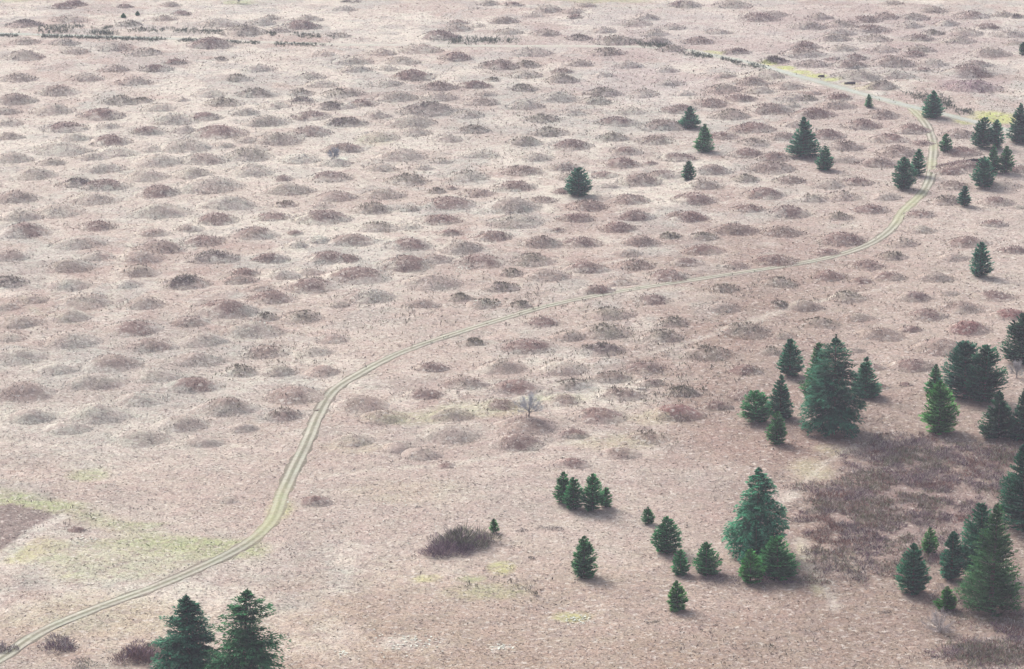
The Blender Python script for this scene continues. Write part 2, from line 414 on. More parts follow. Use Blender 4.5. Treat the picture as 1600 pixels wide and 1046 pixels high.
# ------------------------------------------------------------------ the low earth mounds: x, y, width and growth, read off crops of the photo (crop pixels, 2.963 to one photo pixel)
K = 2.963
TILES = {
 (0, 0): """285,30,100,r 340,17,90,r 580,27,60,r 790,20,80,gd 840,60,70,r 115,110,110,d 320,88,110,pr 1010,105,120,p 1210,102,90,p 1255,80,70,pr 1425,88,110,g 1390,118,120,r 1290,135,100,p 1550,155,60,g 1130,145,150,od 765,83,80,g 600,108,80,o
115,190,110,g 300,197,90,g 520,215,140,p 345,235,110,p 660,240,120,po 975,205,140,r 110,258,130,g 1500,245,70,p 815,283,90,r 1020,270,60,od 530,318,110,pr 720,315,100,r 1200,315,110,p 80,362,120,gr 400,358,110,p 620,375,120,pr 1100,360,110,o 1440,350,100,g 265,420,140,rg 70,460,150,rg 965,432,120,pg 1190,432,140,od 1485,385,100,p 1390,425,80,o 1570,430,110,o 30,512,110,p 240,508,150,p 560,465,130,o 660,460,80,o 840,460,70,p 730,495,120,p 1035,472,120,o 1270,485,120,p 1400,460,90,d 1530,490,110,do 470,530,140,r 945,537,110,rd 1130,515,110,p 1435,535,140,rd 40,565,110,p 300,587,150,r 500,580,90,p 800,553,150,w 1230,560,160,g 1570,565,90,d 680,607,140,r 850,598,100,p 1015,612,170,r 1440,605,140,rg 40,630,100,rp 340,635,120,p 1285,642,150,g 1145,645,90,pg 510,650,160,r 280,688,180,p 530,700,150,p 700,683,100,p 850,675,180,gp 1045,670,80,p 1185,683,100,pr 1560,685,100,rg 55,732,150,gp 430,722,110,p 235,748,90,g 730,743,160,p 945,735,160,rp 1145,717,160,og 1390,733,140,w 1545,752,110,w 160,805,170,gp 480,775,160,p 670,812,150,p 890,800,150,g 1160,790,150,pg 1525,818,150,rd 1310,820,80,rg 360,845,120,D 480,855,180,rd 970,855,200,p 730,885,160,r 1335,873,160,gp 1555,905,120,rp 70,910,150,rp 430,918,180,p 1050,940,170,p 1325,938,80,ro 1490,945,90,p 255,972,190,pg 740,977,180,pg 1260,995,130,r 1000,1012,150,r 1490,1005,180,rd 100,1000,150,p""",
 (530, 0): """30,40,80,p 805,20,70,rd 690,15,80,g 960,42,100,pr 900,68,80,p 1080,50,80,p 760,95,110,gr 550,100,70,rp 545,130,100,g 640,115,60,p 465,165,120,rd 785,145,100,g 955,153,110,g 1110,172,90,dg 1370,105,100,pg 1420,78,90,p 1540,122,110,p 1460,152,110,g 1220,140,90,p 1150,20,60,g 1580,20,90,r 1090,75,70,r 10,160,60,g 1270,190,160,o 1460,190,120,g 1540,225,110,o
200,240,100,p 370,225,140,p 890,240,140,p 540,265,110,r 60,280,150,p 290,282,140,g 870,295,90,o 1240,240,130,or 740,300,150,ro 1110,292,110,p 70,318,110,p 225,315,80,p 340,350,140,r 860,345,130,g 1030,325,80,rg 1340,300,100,p 1520,320,80,p 1030,365,130,o 1220,345,90,p 215,385,110,pg 710,365,60,o 460,398,140,ro 630,390,100,r 850,405,90,od 40,430,110,g 110,475,110,r 265,450,140,g 460,448,120,p 680,430,90,gp 650,468,150,gr 1010,450,130,p 1220,425,130,o 1400,430,110,pr 1530,380,110,p 860,485,120,p 1190,465,120,ow 30,490,80,w 415,508,190,Do 175,530,110,p 590,525,130,gp 1080,517,110,p 1350,510,120,p 1550,505,120,rg 40,565,120,do 330,565,150,p 940,545,110,og 1285,562,140,rd 1500,580,150,ro 620,597,110,od 340,607,110,p 970,608,120,o 170,630,150,p 500,640,100,pr 860,655,130,og 1075,670,130,rd 1270,635,110,o 1460,645,130,ro 30,685,120,rg 285,717,160,pg 650,710,140,pg 900,722,140,p 470,740,90,po 1330,695,110,r 1560,725,130,rd 190,775,120,p 1310,752,130,r 385,770,70,p 845,787,160,rg 1040,770,120,rw 1440,748,60,r 1215,805,110,r 1500,803,130,rd 315,830,150,o 590,810,140,po 10,820,70,g 810,857,150,r 1390,835,160,ro 1060,815,100,g 1250,855,80,pr 1030,880,70,r 640,888,130,rg 205,895,140,g 520,865,50,r 450,880,80,op 30,905,90,g 940,920,110,rg 1345,920,150,rg 1590,912,70,rd 505,937,170,r 150,965,150,or 325,958,90,g 800,950,190,gr 1150,948,140,ro 1370,997,140,r 1570,993,90,rg 465,1010,150,r 815,1022,190,g 1095,1005,150,r""",
 (1060, 0): """40,22,100,g 250,22,120,g 990,10,80,g 440,65,100,p 370,80,140,r 650,78,100,g 860,90,110,rg 960,75,110,rg 1095,78,90,go 1180,45,90,gd 1355,70,110,rg 1500,65,90,g 1570,75,60,d 750,110,110,go 1065,115,100,pg 890,133,130,rg 1240,105,90,p 1430,122,90,rd 180,145,90,p 600,120,110,pr 1320,150,120,g 1530,155,110,p 750,150,100,p 1180,150,80,o 910,178,130,gd 1110,175,120,rd 720,178,110,g 1290,185,110,pg 1560,195,80,pg 90,190,100,rg 590,208,110,rd 760,222,120,gp 940,225,120,pg 1110,228,120,g 270,238,90,rd 575,245,140,rg 1440,245,130,p 1090,250,80,r 440,278,90,D 620,295,120,gr 710,268,50,r 810,265,100,r 790,298,120,rg 990,290,150,rp 1160,290,120,pg 1380,295,100,rp 1130,318,70,r 1340,335,160,rd 830,348,150,pr 1000,345,140,pw 1360,400,200,P 400,345,120,p 210,345,100,p 340,380,120,rg 500,395,120,p 205,410,130,go 370,418,100,p 940,398,110,dg 530,445,110,p 600,452,70,o 740,445,100,r 285,453,120,rd 630,425,60,p 30,430,90,p 730,485,130,gp 155,475,120,rg 420,503,140,rg 620,527,140,r 510,485,70,p 240,530,130,or 20,500,90,r 940,528,130,rg 850,575,140,r 545,575,100,pr 340,592,170,r 1075,598,120,r 205,625,110,r 690,620,110,r 490,630,110,rp 350,655,110,or 975,640,120,r 1130,657,90,r 1300,620,140,rp 765,673,140,ro 320,708,120,r 1010,702,140,ro 770,735,90,p 30,725,90,r 930,752,130,rg 440,725,130,r 1310,700,120,r 1330,770,150,rd 1250,790,110,r 160,785,140,rg 420,775,170,ro 1580,780,90,rd 830,838,120,r 515,830,120,ro 310,825,110,o 110,850,140,po 690,850,120,p 1270,855,120,ro 1490,850,130,p 395,895,150,r 760,905,130,po 620,915,110,po 75,918,150,r 960,905,100,p 1240,925,120,or 320,962,120,r 890,965,140,r 1470,930,120,r 510,980,130,rd 1120,985,110,r 740,1000,120,og 1570,950,60,p 50,1000,130,r 1460,1030,110,r""",
 (0, 348): """110,35,170,r 365,90,200,p 450,10,140,r 715,45,100,rp 870,20,100,rp 940,77,140,r 740,112,150,rg 1180,48,170,rg 1365,38,60,r 1475,75,110,w 1580,70,80,rg 1370,98,90,p 50,145,110,rp 985,155,180,d 650,155,160,p 450,150,110,p 1250,160,140,rd 1525,155,150,r 320,195,180,g 640,220,160,po 45,267,120,Do 320,280,160,p 590,280,100,p 860,272,190,D 1130,222,90,r 1110,258,140,rp 1310,235,110,p 1430,220,90,p 1590,240,60,r 1440,283,170,rd 140,350,140,p 390,355,190,gp 30,385,110,p 660,370,160,gp 1260,340,150,r 1210,295,100,pr 320,425,170,p 80,455,190,p 1040,400,200,r 1570,370,80,p 880,452,150,rg 620,478,180,r 1230,430,110,op 1400,430,140,o 1170,493,190,gw 40,520,130,p 330,540,210,pg 930,540,170,p 700,560,200,rp 1540,530,110,rp 70,610,190,pg 1230,590,170,ro 910,625,170,pr 520,645,190,rp 1450,590,140,p 260,670,130,p 440,728,190,p 715,700,160,pg 1110,680,150,or 900,745,180,r 1290,680,140,g 1500,680,120,rp 105,775,220,rp 655,805,200,pw 1360,790,190,rp 140,890,200,pr 450,880,220,p 1050,848,190,ro 1310,885,120,ro 320,940,150,p 840,920,200,gp 650,985,190,gp 930,1000,170,pr 1120,940,110,p""",
 (530, 348): """180,15,140,og 320,10,90,p 60,78,160,rg 325,97,150,r 510,40,90,r 710,60,140,r 560,112,150,g 940,90,130,ro 1120,85,140,rd 1010,30,60,r 1290,18,110,r 1395,83,120,rg 1530,55,80,o 30,157,110,r 80,240,200,r 305,190,200,r 440,165,110,rp 640,172,160,r 1140,205,160,r 895,170,140,od 1330,135,110,p 1375,190,130,ro 430,270,200,pr 750,297,130,dg 800,225,90,o 960,240,140,rp 1520,240,130,r 1190,305,120,r 1300,265,140,pr 150,335,170,wd 380,370,120,rp 560,345,100,o 670,370,130,ow 840,375,90,o 1450,350,150,rd 1250,415,170,og 940,450,130,r 1540,455,110,o 1230,500,160,o 870,565,180,r 1060,520,120,po 1500,520,120,o 1215,580,180,D 620,545,100,or 430,660,140,rd 750,660,190,gp 1030,665,170,gp 1410,665,150,rd 580,735,160,rg 820,750,160,r 1080,740,110,or 1260,710,140,ro 390,785,130,r 740,830,150,r 1030,812,150,rg 1310,785,190,ro 1440,735,100,r 1570,780,100,o 100,835,170,rp 200,895,180,rp 520,880,170,pr 860,930,190,rg 1200,885,200,r 1560,878,180,R 510,970,190,p 830,1010,160,r 1080,970,110,r 1430,985,150,ro 60,1000,150,p 280,1030,120,p""",
 (1060, 348): """260,30,150,rg 480,40,140,rg 120,60,90,o 110,120,150,r 755,75,150,r 35,180,120,rd 680,130,110,r 450,170,150,r 1120,30,100,pg 1340,85,130,r 1040,90,120,go 990,150,120,or 865,190,130,r 1270,155,100,p 1550,120,90,rd 260,190,110,rp 690,240,120,r 845,262,80,r 970,245,130,r 1190,250,150,gP 465,270,120,og 210,300,110,or 780,340,130,og 1090,340,150,rP 1455,332,160,rd 1310,385,140,rg 1245,320,90,pr 200,385,140,gr 470,375,90,do 580,380,140,g 830,430,120,g 1150,422,140,r 1540,420,130,R 655,460,150,og 300,495,200,od 930,512,160,rg 1075,485,90,rd 1340,485,160,R 490,515,90,g 130,600,160,or 430,590,100,go 310,675,110,r 820,580,80,g 1215,575,180,rp 1085,655,150,r 1050,738,60,r 940,750,60,r 300,790,120,rp 180,840,100,r 30,780,110,og 900,660,80,r""",
 (0, 696): "1465,245,110,r 1050,240,90,pg 350,375,80,r",
 (530, 696): "490,75,80,r 1080,75,130,r 1300,25,150,rg 380,25,150,pr",
}
LET = {'p': (np.array([.345, .30, .255]), .30, .4), 'g': (np.array([.245, .208, .175]), .65, .65), 'r': (np.array([.152, .096, .086]), .92, 1.1), 'd': (np.array([.110, .088, .084]), 1.0, 1.0), 'D': (np.array([.07, .054, .054]), 1.0, 1.25),
       'o': (np.array([.17, .150, .120]), .7, .7), 'w': (np.array([.33, .32, .28]), .5, .6), 'R': (np.array([.165, .08, .075]), 1.0, 1.1), 'P': (np.array([.15, .10, .115]), .95, 1.0)}
LOOK = {'p': 'pale straw-coloured mound', 'pr': 'pale mound with a faint reddish cap', 'pg': 'pale grassy mound with a grey cap', 'po': 'pale mound dotted with olive sprigs', 'pw': 'pale mound with whitish flecks',
        'g': 'grey-brown grassy mound', 'gp': 'pale grey-brown mound', 'gr': 'grey-brown mound tinged red', 'gd': 'dark grey-brown mound', 'go': 'grey-brown mound dotted with olive sprigs', 'gw': 'grey mound with whitish flecks', 'gP': 'purplish grey mound',
        'r': 'reddish-brown bracken-covered mound', 'rd': 'dark reddish-brown mound', 'rp': 'pale reddish-brown mound', 'rg': 'dull greyish-red mound', 'ro': 'reddish-brown mound dotted with olive sprigs', 'rw': 'reddish-brown mound with whitish flecks', 'rP': 'purplish red-brown mound',
        'd': 'dark brush-covered mound', 'dg': 'dark greyish mound', 'do': 'dark mound with olive brush', 'D': 'nearly black brush-covered mound', 'Do': 'blackish-green brush-covered mound', 'o': 'mound dotted with olive-grey sprigs', 'od': 'dark olive brushy mound', 'og': 'greyish olive brushy mound',
        'op': 'pale olive-dotted mound', 'or': 'olive-dotted mound tinged red', 'ow': 'olive-dotted mound with whitish flecks', 'w': 'mound flecked with white lichen', 'wd': 'dark mound flecked with white', 'R': 'rust-red bracken-covered mound', 'P': 'wide purplish brush-covered mound'}
MOUND = []
for (tx, ty), s_ in TILES.items():
    for e in s_.split():
        a, b, w, t = e.split(',')
        px, py, w = tx + int(a) / K, ty + int(b) / K, int(w) / K
        MOUND.append([px, py, w, t])
rngm = np.random.default_rng(3)
_ms = []
for m in MOUND:
    px, py, w, t = m
    x, y, s, dip = at(px, py)
    x, y, s, dip = at(px, py + 0.55 * s)
    rx = .5 * w / s * 1.52 * rngm.uniform(.88, 1.16)
    ry = rx * rngm.uniform(.80, 1.02)
    hgt = rx * .265 * rngm.uniform(.85, 1.15)
    m += [x, y, s, rx, ry, hgt]
MX = np.array([m[4] for m in MOUND]); MY = np.array([m[5] for m in MOUND]); MRX = np.array([m[7] for m in MOUND]); MRY = np.array([m[8] for m in MOUND]); MH = np.array([m[9] for m in MOUND])

def prof(r):
    return np.where(r < 1, (.5 * (1 + np.cos(np.pi * np.clip(r, 0, 1)))) ** .70, 0)

def mound_lift(x, y):
    """how far the tallest mound at a point stands above the plain"""
    z = np.zeros_like(x)
    for a, b, rx, ry, h in zip(MX, MY, MRX, MRY, MH):
        sel = (np.abs(x - a) < rx) & (np.abs(y - b) < ry)
        if sel.any():
            z[sel] = np.maximum(z[sel], h * prof(np.hypot((x[sel] - a) / rx, (y[sel] - b) / ry)))
    return z

def gz1(x, y):
    x = np.array([x]); y = np.array([y])
    return float((ground_z(x, y) + mound_lift(x, y))[0])

def cap_of(t):
    ws = [.72, .28][:len(t)] if len(t) > 1 else [1.0]
    c = sum(w * LET[k][0] for w, k in zip(ws, t)); k = sum(w * LET[q][1] for w, q in zip(ws, t)); n = sum(w * LET[q][2] for w, q in zip(ws, t))
    return c, k, n

def mound_parts(m, rng):
    px, py, w, t, x0, y0, s, rx, ry, h = m
    cap, strength, dens = cap_of(t)
    NR, NA = 15, 40
    rr = np.concatenate([[0], np.linspace(.06, 1.06, NR)])
    V = []; 
    aa = np.arange(NA) * 2 * np.pi / NA
    off = rng.uniform(0, 200)
    lob = 1 + .16 * (fbm(np.cos(aa) * 2 + off, np.sin(aa) * 2 + off, 1.6, 2) - .5) * 2
    P = [np.array([[x0, y0]])]; rad = [np.zeros(1)]
    for r in rr[1:]:
        P.append(np.stack([x0 + rx * r * lob * np.cos(aa), y0 + ry * r * lob * np.sin(aa)], 1)); rad.append(np.full(NA, r))
    P = np.concatenate(P); rad = np.concatenate(rad)
    gzv = ground_z(P[:, 0], P[:, 1])
    lump = (fbm(P[:, 0], P[:, 1], 2.2, 3, off) - .5) * .55 * np.clip(1 - rad, 0, 1) ** .5
    z = gzv + h * prof(rad) + lump - .10 * smooth(.72, 1.0, rad)
    base_z = float(low_z(np.array([x0]), np.array([y0]))[0])
    V = np.stack([P[:, 0] - x0, P[:, 1] - y0, z - base_z], 1)
    gc = ground_colour(P[:, 0], P[:, 1])
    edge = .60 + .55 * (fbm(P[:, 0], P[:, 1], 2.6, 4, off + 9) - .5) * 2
    rcol = np.hypot((P[:, 0] - x0) / rx, (P[:, 1] - y0) / ry + .15)        # cap colour shifted toward the camera, painting a sunlit pale crest behind
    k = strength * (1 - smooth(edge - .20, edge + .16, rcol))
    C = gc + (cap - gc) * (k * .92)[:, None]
    F = [(0, 1 + i, 1 + (i + 1) % NA, 1 + (i + 1) % NA) for i in range(NA)]
    tri = [(0, 1 + i, 1 + (i + 1) % NA) for i in range(NA)]
    for j in range(NR - 1):
        a = 1 + j * NA
        for i in range(NA):
            F.append((a + i, a + NA + i, a + NA + (i + 1) % NA, a + (i + 1) % NA))
    F = np.array(F[NA:])
    ctr = np.array([(0, 1 + i, 1 + (i + 1) % NA, 1 + (i + 2) % NA) for i in range(0, NA, 2)])
    F = np.concatenate([ctr, F])
    # the growth on it: bent fronds and tufts, each a small face
    n = int(math.pi * rx * ry * (3.6 + 4.5 * dens))
    n = min(n, 1400)
    rad2 = np.sqrt(rng.random(n)) * 1.0; a2 = rng.random(n) * 2 * np.pi
    qx = x0 + rx * rad2 * np.cos(a2); qy = y0 + ry * rad2 * np.sin(a2)
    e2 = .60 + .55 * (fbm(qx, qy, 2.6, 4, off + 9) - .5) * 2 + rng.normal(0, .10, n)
    inside = 1 - smooth(e2 - .20, e2 + .16, np.hypot((qx - x0) / rx, (qy - y0) / ry + .15))  # fronds follow the shifted cap, keeping the painted light crest
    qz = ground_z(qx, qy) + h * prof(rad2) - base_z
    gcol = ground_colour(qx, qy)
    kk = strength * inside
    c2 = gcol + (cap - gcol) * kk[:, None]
    c2 = c2 * rng.uniform(.40, 1.75, n)[:, None]
    lightf = rng.random(n) < .22
    c2[lightf] = c2[lightf] * .5 + np.array([.50, .45, .40]) * .6
    th = rng.random(n) * 2 * np.pi
    el = np.where(rng.random(n) < .25, rng.uniform(.5, 1.3, n), rng.uniform(.03, .5, n))
    D = np.stack([np.cos(th) * np.cos(el), np.sin(th) * np.cos(el), np.sin(el)], 1)
    S = unit(np.cross(D, np.stack([rng.normal(0, .35, n), rng.normal(0, .35, n), np.ones(n)], 1)))
    size = np.clip(1.6 / (.64 * s), .25, .52)
    L = size * rng.uniform(.6, 1.5, n); W = L * rng.uniform(.28, .55, n)
    kv, kf = kites(np.stack([qx - x0, qy - y0, qz - .03], 1), D, S, L, W)
    parts = [(kv, kf, np.repeat(c2, 4, 0))]
    if 'o' in t or t[0] in 'dD':
        m_ = int(16 + 22 * ('o' == t[0]) + 18 * (t[0] in 'dD'))
        parts.append(sprigs(x0 + rx * .8 * rng.normal(0, .42, m_), y0 + ry * .8 * rng.normal(0, .42, m_), rng, .6, lambda X, Y: ground_z(X, Y) + h * prof(np.hypot((X - x0) / rx, (Y - y0) / ry)) - base_z, (x0, y0)))
    if 'w' in t:
        m_ = 60
        r3 = np.sqrt(rng.random(m_)) * .7; a3 = rng.random(m_) * 6.283
        wx = x0 + rx * r3 * np.cos(a3) + rx * .15; wy = y0 + ry * r3 * np.sin(a3) - ry * .2
        wz = ground_z(wx, wy) + h * prof(np.hypot((wx - x0) / rx, (wy - y0) / ry)) - base_z + .06
        parts.append(flakes(wx - x0, wy - y0, wz, rng, size * 1.1))
    kv, kf, kc = merge(parts)
    return (x0, y0, base_z), (V, F, C), (kv, kf, kc)

OLIVE = np.array([[.13, .13, .085], [.17, .165, .12], [.13, .11, .09], [.20, .175, .14]])
def sprigs(X, Y, rng, hgt, zf, org=(0, 0), pal=OLIVE, blades=5):
    n = len(X); X = np.repeat(X, blades); Y = np.repeat(Y, blades)
    X = X + rng.normal(0, .16, len(X)); Y = Y + rng.normal(0, .16, len(Y))
    Z = zf(X, Y) - .05
    D = unit(np.stack([rng.normal(0, .35, len(X)), rng.normal(0, .35, len(X)), np.ones(len(X))], 1))
    a = rng.random(len(X)) * 6.283
    S = unit(np.cross(D, np.stack([np.cos(a), np.sin(a), np.zeros(len(X))], 1)))
    L = np.repeat(hgt * rng.uniform(.5, 1.4, n), blades) * rng.uniform(.6, 1.1, len(X))
    kv, kf = kites(np.stack([X - org[0], Y - org[1], Z], 1), D, S, L, rng.uniform(.07, .15, len(X)), .6)
    c = np.repeat(pal[rng.integers(0, len(pal), n)], blades, 0) * rng.uniform(.75, 1.3, len(X))[:, None]
    return kv, kf, np.repeat(c, 4, 0)

def flakes(X, Y, Z, rng, size):
    n = len(X)
    a = rng.random(n) * 6.283; e = rng.uniform(-.1, .35, n)
    D = np.stack([np.cos(a) * np.cos(e), np.sin(a) * np.cos(e), np.sin(e)], 1)
    S = unit(np.cross(D, np.stack([rng.normal(0, .2, n), rng.normal(0, .2, n), np.ones(n)], 1)))
    L = size * rng.uniform(.5, 1.3, n)
    kv, kf = kites(np.stack([X, Y, Z], 1), D, S, L, L * rng.uniform(.5, .9, n))
    c = np.array([.50, .52, .455]) * rng.uniform(.75, 1.15, n)[:, None]
    return kv, kf, np.repeat(c, 4, 0)

FIRS = [
 (1457, 186, 142, 34, 'cone', 'b', 'broad dark fir standing where the gravel road meets the dirt track'),
 (1477, 240, 212, 18, 'egg', 'm', 'small fir just right of the dirt track, below the road junction'),
 (1535, 233, 184, 35, 'egg', 'b', 'broader left fir of the touching pair below the yellow moss patch'),
 (1557, 233, 187, 23, 'egg', 'b', 'narrower right fir of the touching pair below the yellow moss patch'),
 (1594, 225, 162, 40, 'cone', 'b', 'tall dark fir cut by the right edge beside the yellow moss patch'),
 (1412, 298, 247, 37, 'egg', 'b', 'stout dense fir left of the dirt track, in front of a slimmer fir'),
 (1433, 276, 234, 22, 'egg', 'b', 'slim fir half hidden behind the stout fir beside the dirt track'),
 (1536, 295, 246, 33, 'egg', 'b', 'front fir of the loose trio near the dark log, lowest on the slope'),
 (1551, 272, 228, 23, 'cone', 'm', 'wispy middle fir of the loose trio near the dark log'),
 (1571, 272, 230, 23, 'egg', 'm', 'right-hand fir of the loose trio near the dark log'),
 (1507, 323, 292, 18, 'egg', 'b', 'small lone fir in front of the loose trio, right of the dirt track'),
 (1357, 169, 149, 13, 'cone', 'm', 'tiny thin fir alone just below the far gravel road'),
 (1078, 201, 167, 31, 'cone', 'b', 'squat triangular fir, farthest of three small firs left of the largest far fir'),
 (1100, 238, 194, 28, 'cone', 'm', 'lighter green pointed fir, middle of three small firs on the far plain'),
 (1076, 282, 253, 20, 'egg', 'b', 'little oval fir, nearest of three small firs left of the largest far fir'),
 (1255, 247, 184, 48, 'skirt', 'b', 'largest far fir, blue-green, with a narrow top over a wide skirt'),
 (1288, 267, 229, 26, 'egg', 'b', 'smaller fir at the right foot of the largest far fir'),
 (904, 308, 262, 38, 'egg', 'b', 'lone dense fir out among the mounds in the middle of the plain'),
 (1531, 433, 379, 31, 'egg', 'b', 'lone layered fir near the right edge with no other tree close by'),
 (1234, 590, 531, 36, 'egg', 'b', 'oval fir standing behind and left of the biggest dark fir'),
 (1181, 663, 613, 44, 'round', 'm', 'round bushy fir, leftmost of the group left of the biggest dark fir'),
 (1219, 655, 585, 40, 'cone', 'b', 'pointed fir, tallest of the group left of the biggest dark fir'),
 (1214, 695, 643, 27, 'egg', 'm', 'small pointed fir in front of the group left of the biggest dark fir'),
 (1302, 683, 524, 78, 'col', 'd', 'biggest dark fir, tall and columnar with shaggy drooping boughs'),
 (1277, 640, 537, 46, 'egg', 'm', 'fir mostly hidden behind the left shoulder of the biggest dark fir'),
 (1352, 622, 557, 42, 'cone', 'b', 'wide-skirted fir at the right side of the biggest dark fir'),
 (1460, 617, 571, 28, 'cone', 'm', 'small fir peeping out behind the bright green bulging fir'),
 (1467, 680, 597, 52, 'egg', 'g', 'bright green bulging fir in front of the two merged dark firs'),
 (1507, 627, 537, 66, 'round', 'd', 'broader left one of the two merged dome-shaped dark firs'),
 (1538, 634, 542, 56, 'round', 'd', 'right one of the two merged dome-shaped dark firs'),
 (1596, 572, 491, 60, 'egg', 'd', 'dark fir cut by the right edge behind the two merged firs'),
 (1560, 688, 612, 52, 'cone', 'd', 'pointed dark fir with a spreading skirt, below the two merged firs'),
 (1598, 691, 606, 46, 'cone', 'd', 'dark fir cut by the right edge, touching the pointed spreading one'),
 (1013, 821, 795, 18, 'egg', 'm', 'tiny fir, farthest left of the young firs left of the tall shaggy one'),
 (1041, 866, 808, 41, 'egg', 'm', 'plump fir, broadest of the young firs left of the tall shaggy group'),
 (1063, 899, 859, 25, 'egg', 'm', 'small fir standing between the plump young fir and the one on scrub'),
 (1103, 900, 848, 39, 'egg', 'm', 'soft-tipped young fir rising from the strip of dark scrub'),
 (1058, 957, 909, 28, 'egg', 'g', 'small vivid green fir, nearest of the young firs at bottom centre'),
 (1184, 872, 732, 84, 'old', 'b', 'tall shaggy fir with a bare stretch of trunk showing mid-height'),
 (1181, 893, 815, 42, 'cone', 'b', 'pointed middle-sized fir against the front of the tall shaggy fir'),
 (1172, 913, 860, 36, 'egg', 'g', 'small light green fir at the front foot of the tall shaggy fir'),
 (1215, 908, 838, 56, 'egg', 'm', 'broad low fir at the right foot of the tall shaggy fir'),
 (1452, 867, 826, 22, 'egg', 'g', 'small bright green fir with its thin trunk showing, beside the heath thicket'),
 (1426, 931, 852, 48, 'egg', 'b', 'bluish dense fir with a bulge low on its left side, below the thicket'),
 (1486, 907, 830, 36, 'egg', 'b', 'dark narrow fir left of the tall layered bottom-right fir'),
 (1548, 965, 789, 90, 'cone', 'o', 'tall layered green fir with drooping boughs in the bottom right corner'),
 (1531, 905, 787, 62, 'egg', 'b', 'bluish fir hidden behind the tall layered bottom-right fir'),
 (1479, 955, 916, 32, 'cone', 'g', 'bright yellow-green little fir at the foot of the tall layered fir'),
 (1599, 832, 694, 88, 'cone', 'd', 'very dark tall fir cut by the right edge behind the layered fir'),
 (913, 905, 839, 36, 'egg', 'm', 'lone oval fir standing clear at bottom centre'),
 (881, 789, 740, 27, 'egg', 'm', 'leftmost of four small firs clustered above the lone oval fir'),
 (896, 799, 748, 29, 'egg', 'm', 'second from the left of the four small clustered firs'),
 (926, 802, 743, 33, 'egg', 'm', 'tallest of four small clustered firs, third from the left'),
 (946, 795, 763, 20, 'egg', 'm', 'smallest of four clustered firs, at their right end'),
 (772, 834, 812, 13, 'egg', 'g', 'tiny bright green fir at the right end of the purple shrub clump'),
 (297, 1082, 930, 84, 'rag', 'd', 'left and narrower of the two big ragged firs on the bottom edge'),
 (381, 1098, 924, 104, 'rag', 'o', 'right and wider of the two big ragged firs on the bottom edge'),
 (1599, 87, 66, 14, 'egg', 'b', 'small dark fir cut by the right edge on the far plain'),
 (193, 28, 21, 7, 'cone', 'm', 'left one of two tiny firs far beyond the gravel road'),
 (215, 25, 18, 6, 'cone', 'm', 'right one of two tiny firs far beyond the gravel road'),
]

# landmarks that mounds can be told by: photo pixel and the phrase for it
LANDMARK = [(904, 305, 'the lone mid-plain fir'), (1531, 430, 'the lone layered right-hand fir'), (1255, 244, 'the largest far fir'), (1078, 199, 'the squat triangular fir'), (1100, 236, 'the lighter green pointed fir'),
            (1076, 281, 'the little oval fir'), (1412, 296, 'the stout fir by the dirt track'), (1457, 184, 'the fir at the road junction'), (1507, 321, 'the small fir below the trio'), (1357, 168, 'the tiny fir by the gravel road'), (1288, 265, 'the smaller fir beside the largest far fir'),
            (1300, 680, 'the biggest dark fir'), (1234, 588, 'the oval fir behind the biggest'), (1467, 676, 'the bright green bulging fir'), (1477, 238, 'the small fir beside the track'), (826, 655, 'the leafless grey tree'), (522, 253, 'the small leafless far tree'),
            (290, 440, 'the nearly black left-hand mound'), (940, 544, 'the nearly black mound below the track'), (1002, 609, 'the pale fallen log'), (1571, 272, 'the right-hand fir of the trio'), (1510, 627, 'the two merged dark firs')]
DIRS = {'just left of': lambda dx, dy: dx < 0 and abs(dx) > 2.2 * abs(dy), 'just right of': lambda dx, dy: dx > 0 and abs(dx) > 2.2 * abs(dy), 'just behind': lambda dx, dy: dy < 0 and abs(dx) < 1.2 * abs(dy), 'just in front of': lambda dx, dy: dy > 0 and abs(dx) < 1.2 * abs(dy)}
mound_label = {}
for (lx, ly, phrase) in LANDMARK:
    for word, ok in DIRS.items():
        best = None
        for i, m in enumerate(MOUND):
            dx, dy = m[0] - lx, m[1] - ly
            dist = math.hypot(dx, dy * 2.4)
            if i in mound_label or dist < 14 or dist > 95 or not ok(dx, dy): continue
            if best is None or dist < best[0]: best = (dist, i)
        if best: mound_label[best[1]] = LOOK[MOUND[best[1]][3]] + ' ' + word + ' ' + phrase
def track_side(px, py):
    tx = np.interp(py, [170, 225, 300, 378, 410, 441, 500, 554, 612, 690, 775, 862, 955, 1030], [1424, 1458, 1440, 1365, 1260, 1060, 780, 620, 520, 480, 440, 365, 140, 0])
    return px < tx
def where(px, py):
    ry = np.interp(px, [0, 270, 540, 1050, 1170, 1424, 1600], [53, 61, 70, 76, 98, 167, 214])
    if py < ry - 1: return 'beyond the gravel road'
    return 'left of the dirt track' if track_side(px, py) else 'right of the dirt track'
used = set(mound_label.values())
for i, m in enumerate(MOUND):
    if i not in mound_label:
        xx, yy = 100 * m[0] / PW, 100 * m[1] / PH
        lab = '%s %s, %.0f%% across, %.0f%% down' % (LOOK[m[3]], where(m[0], m[1]), xx, yy)
        if lab in used: lab = '%s %s, %.1f%% across, %.1f%% down' % (LOOK[m[3]], where(m[0], m[1]), xx, yy)
        mound_label[i] = lab
    used.add(mound_label[i])
    if len(mound_label[i].split()) > 16: mound_label[i] = mound_label[i].replace(' a ', ' ').replace('with ', '')

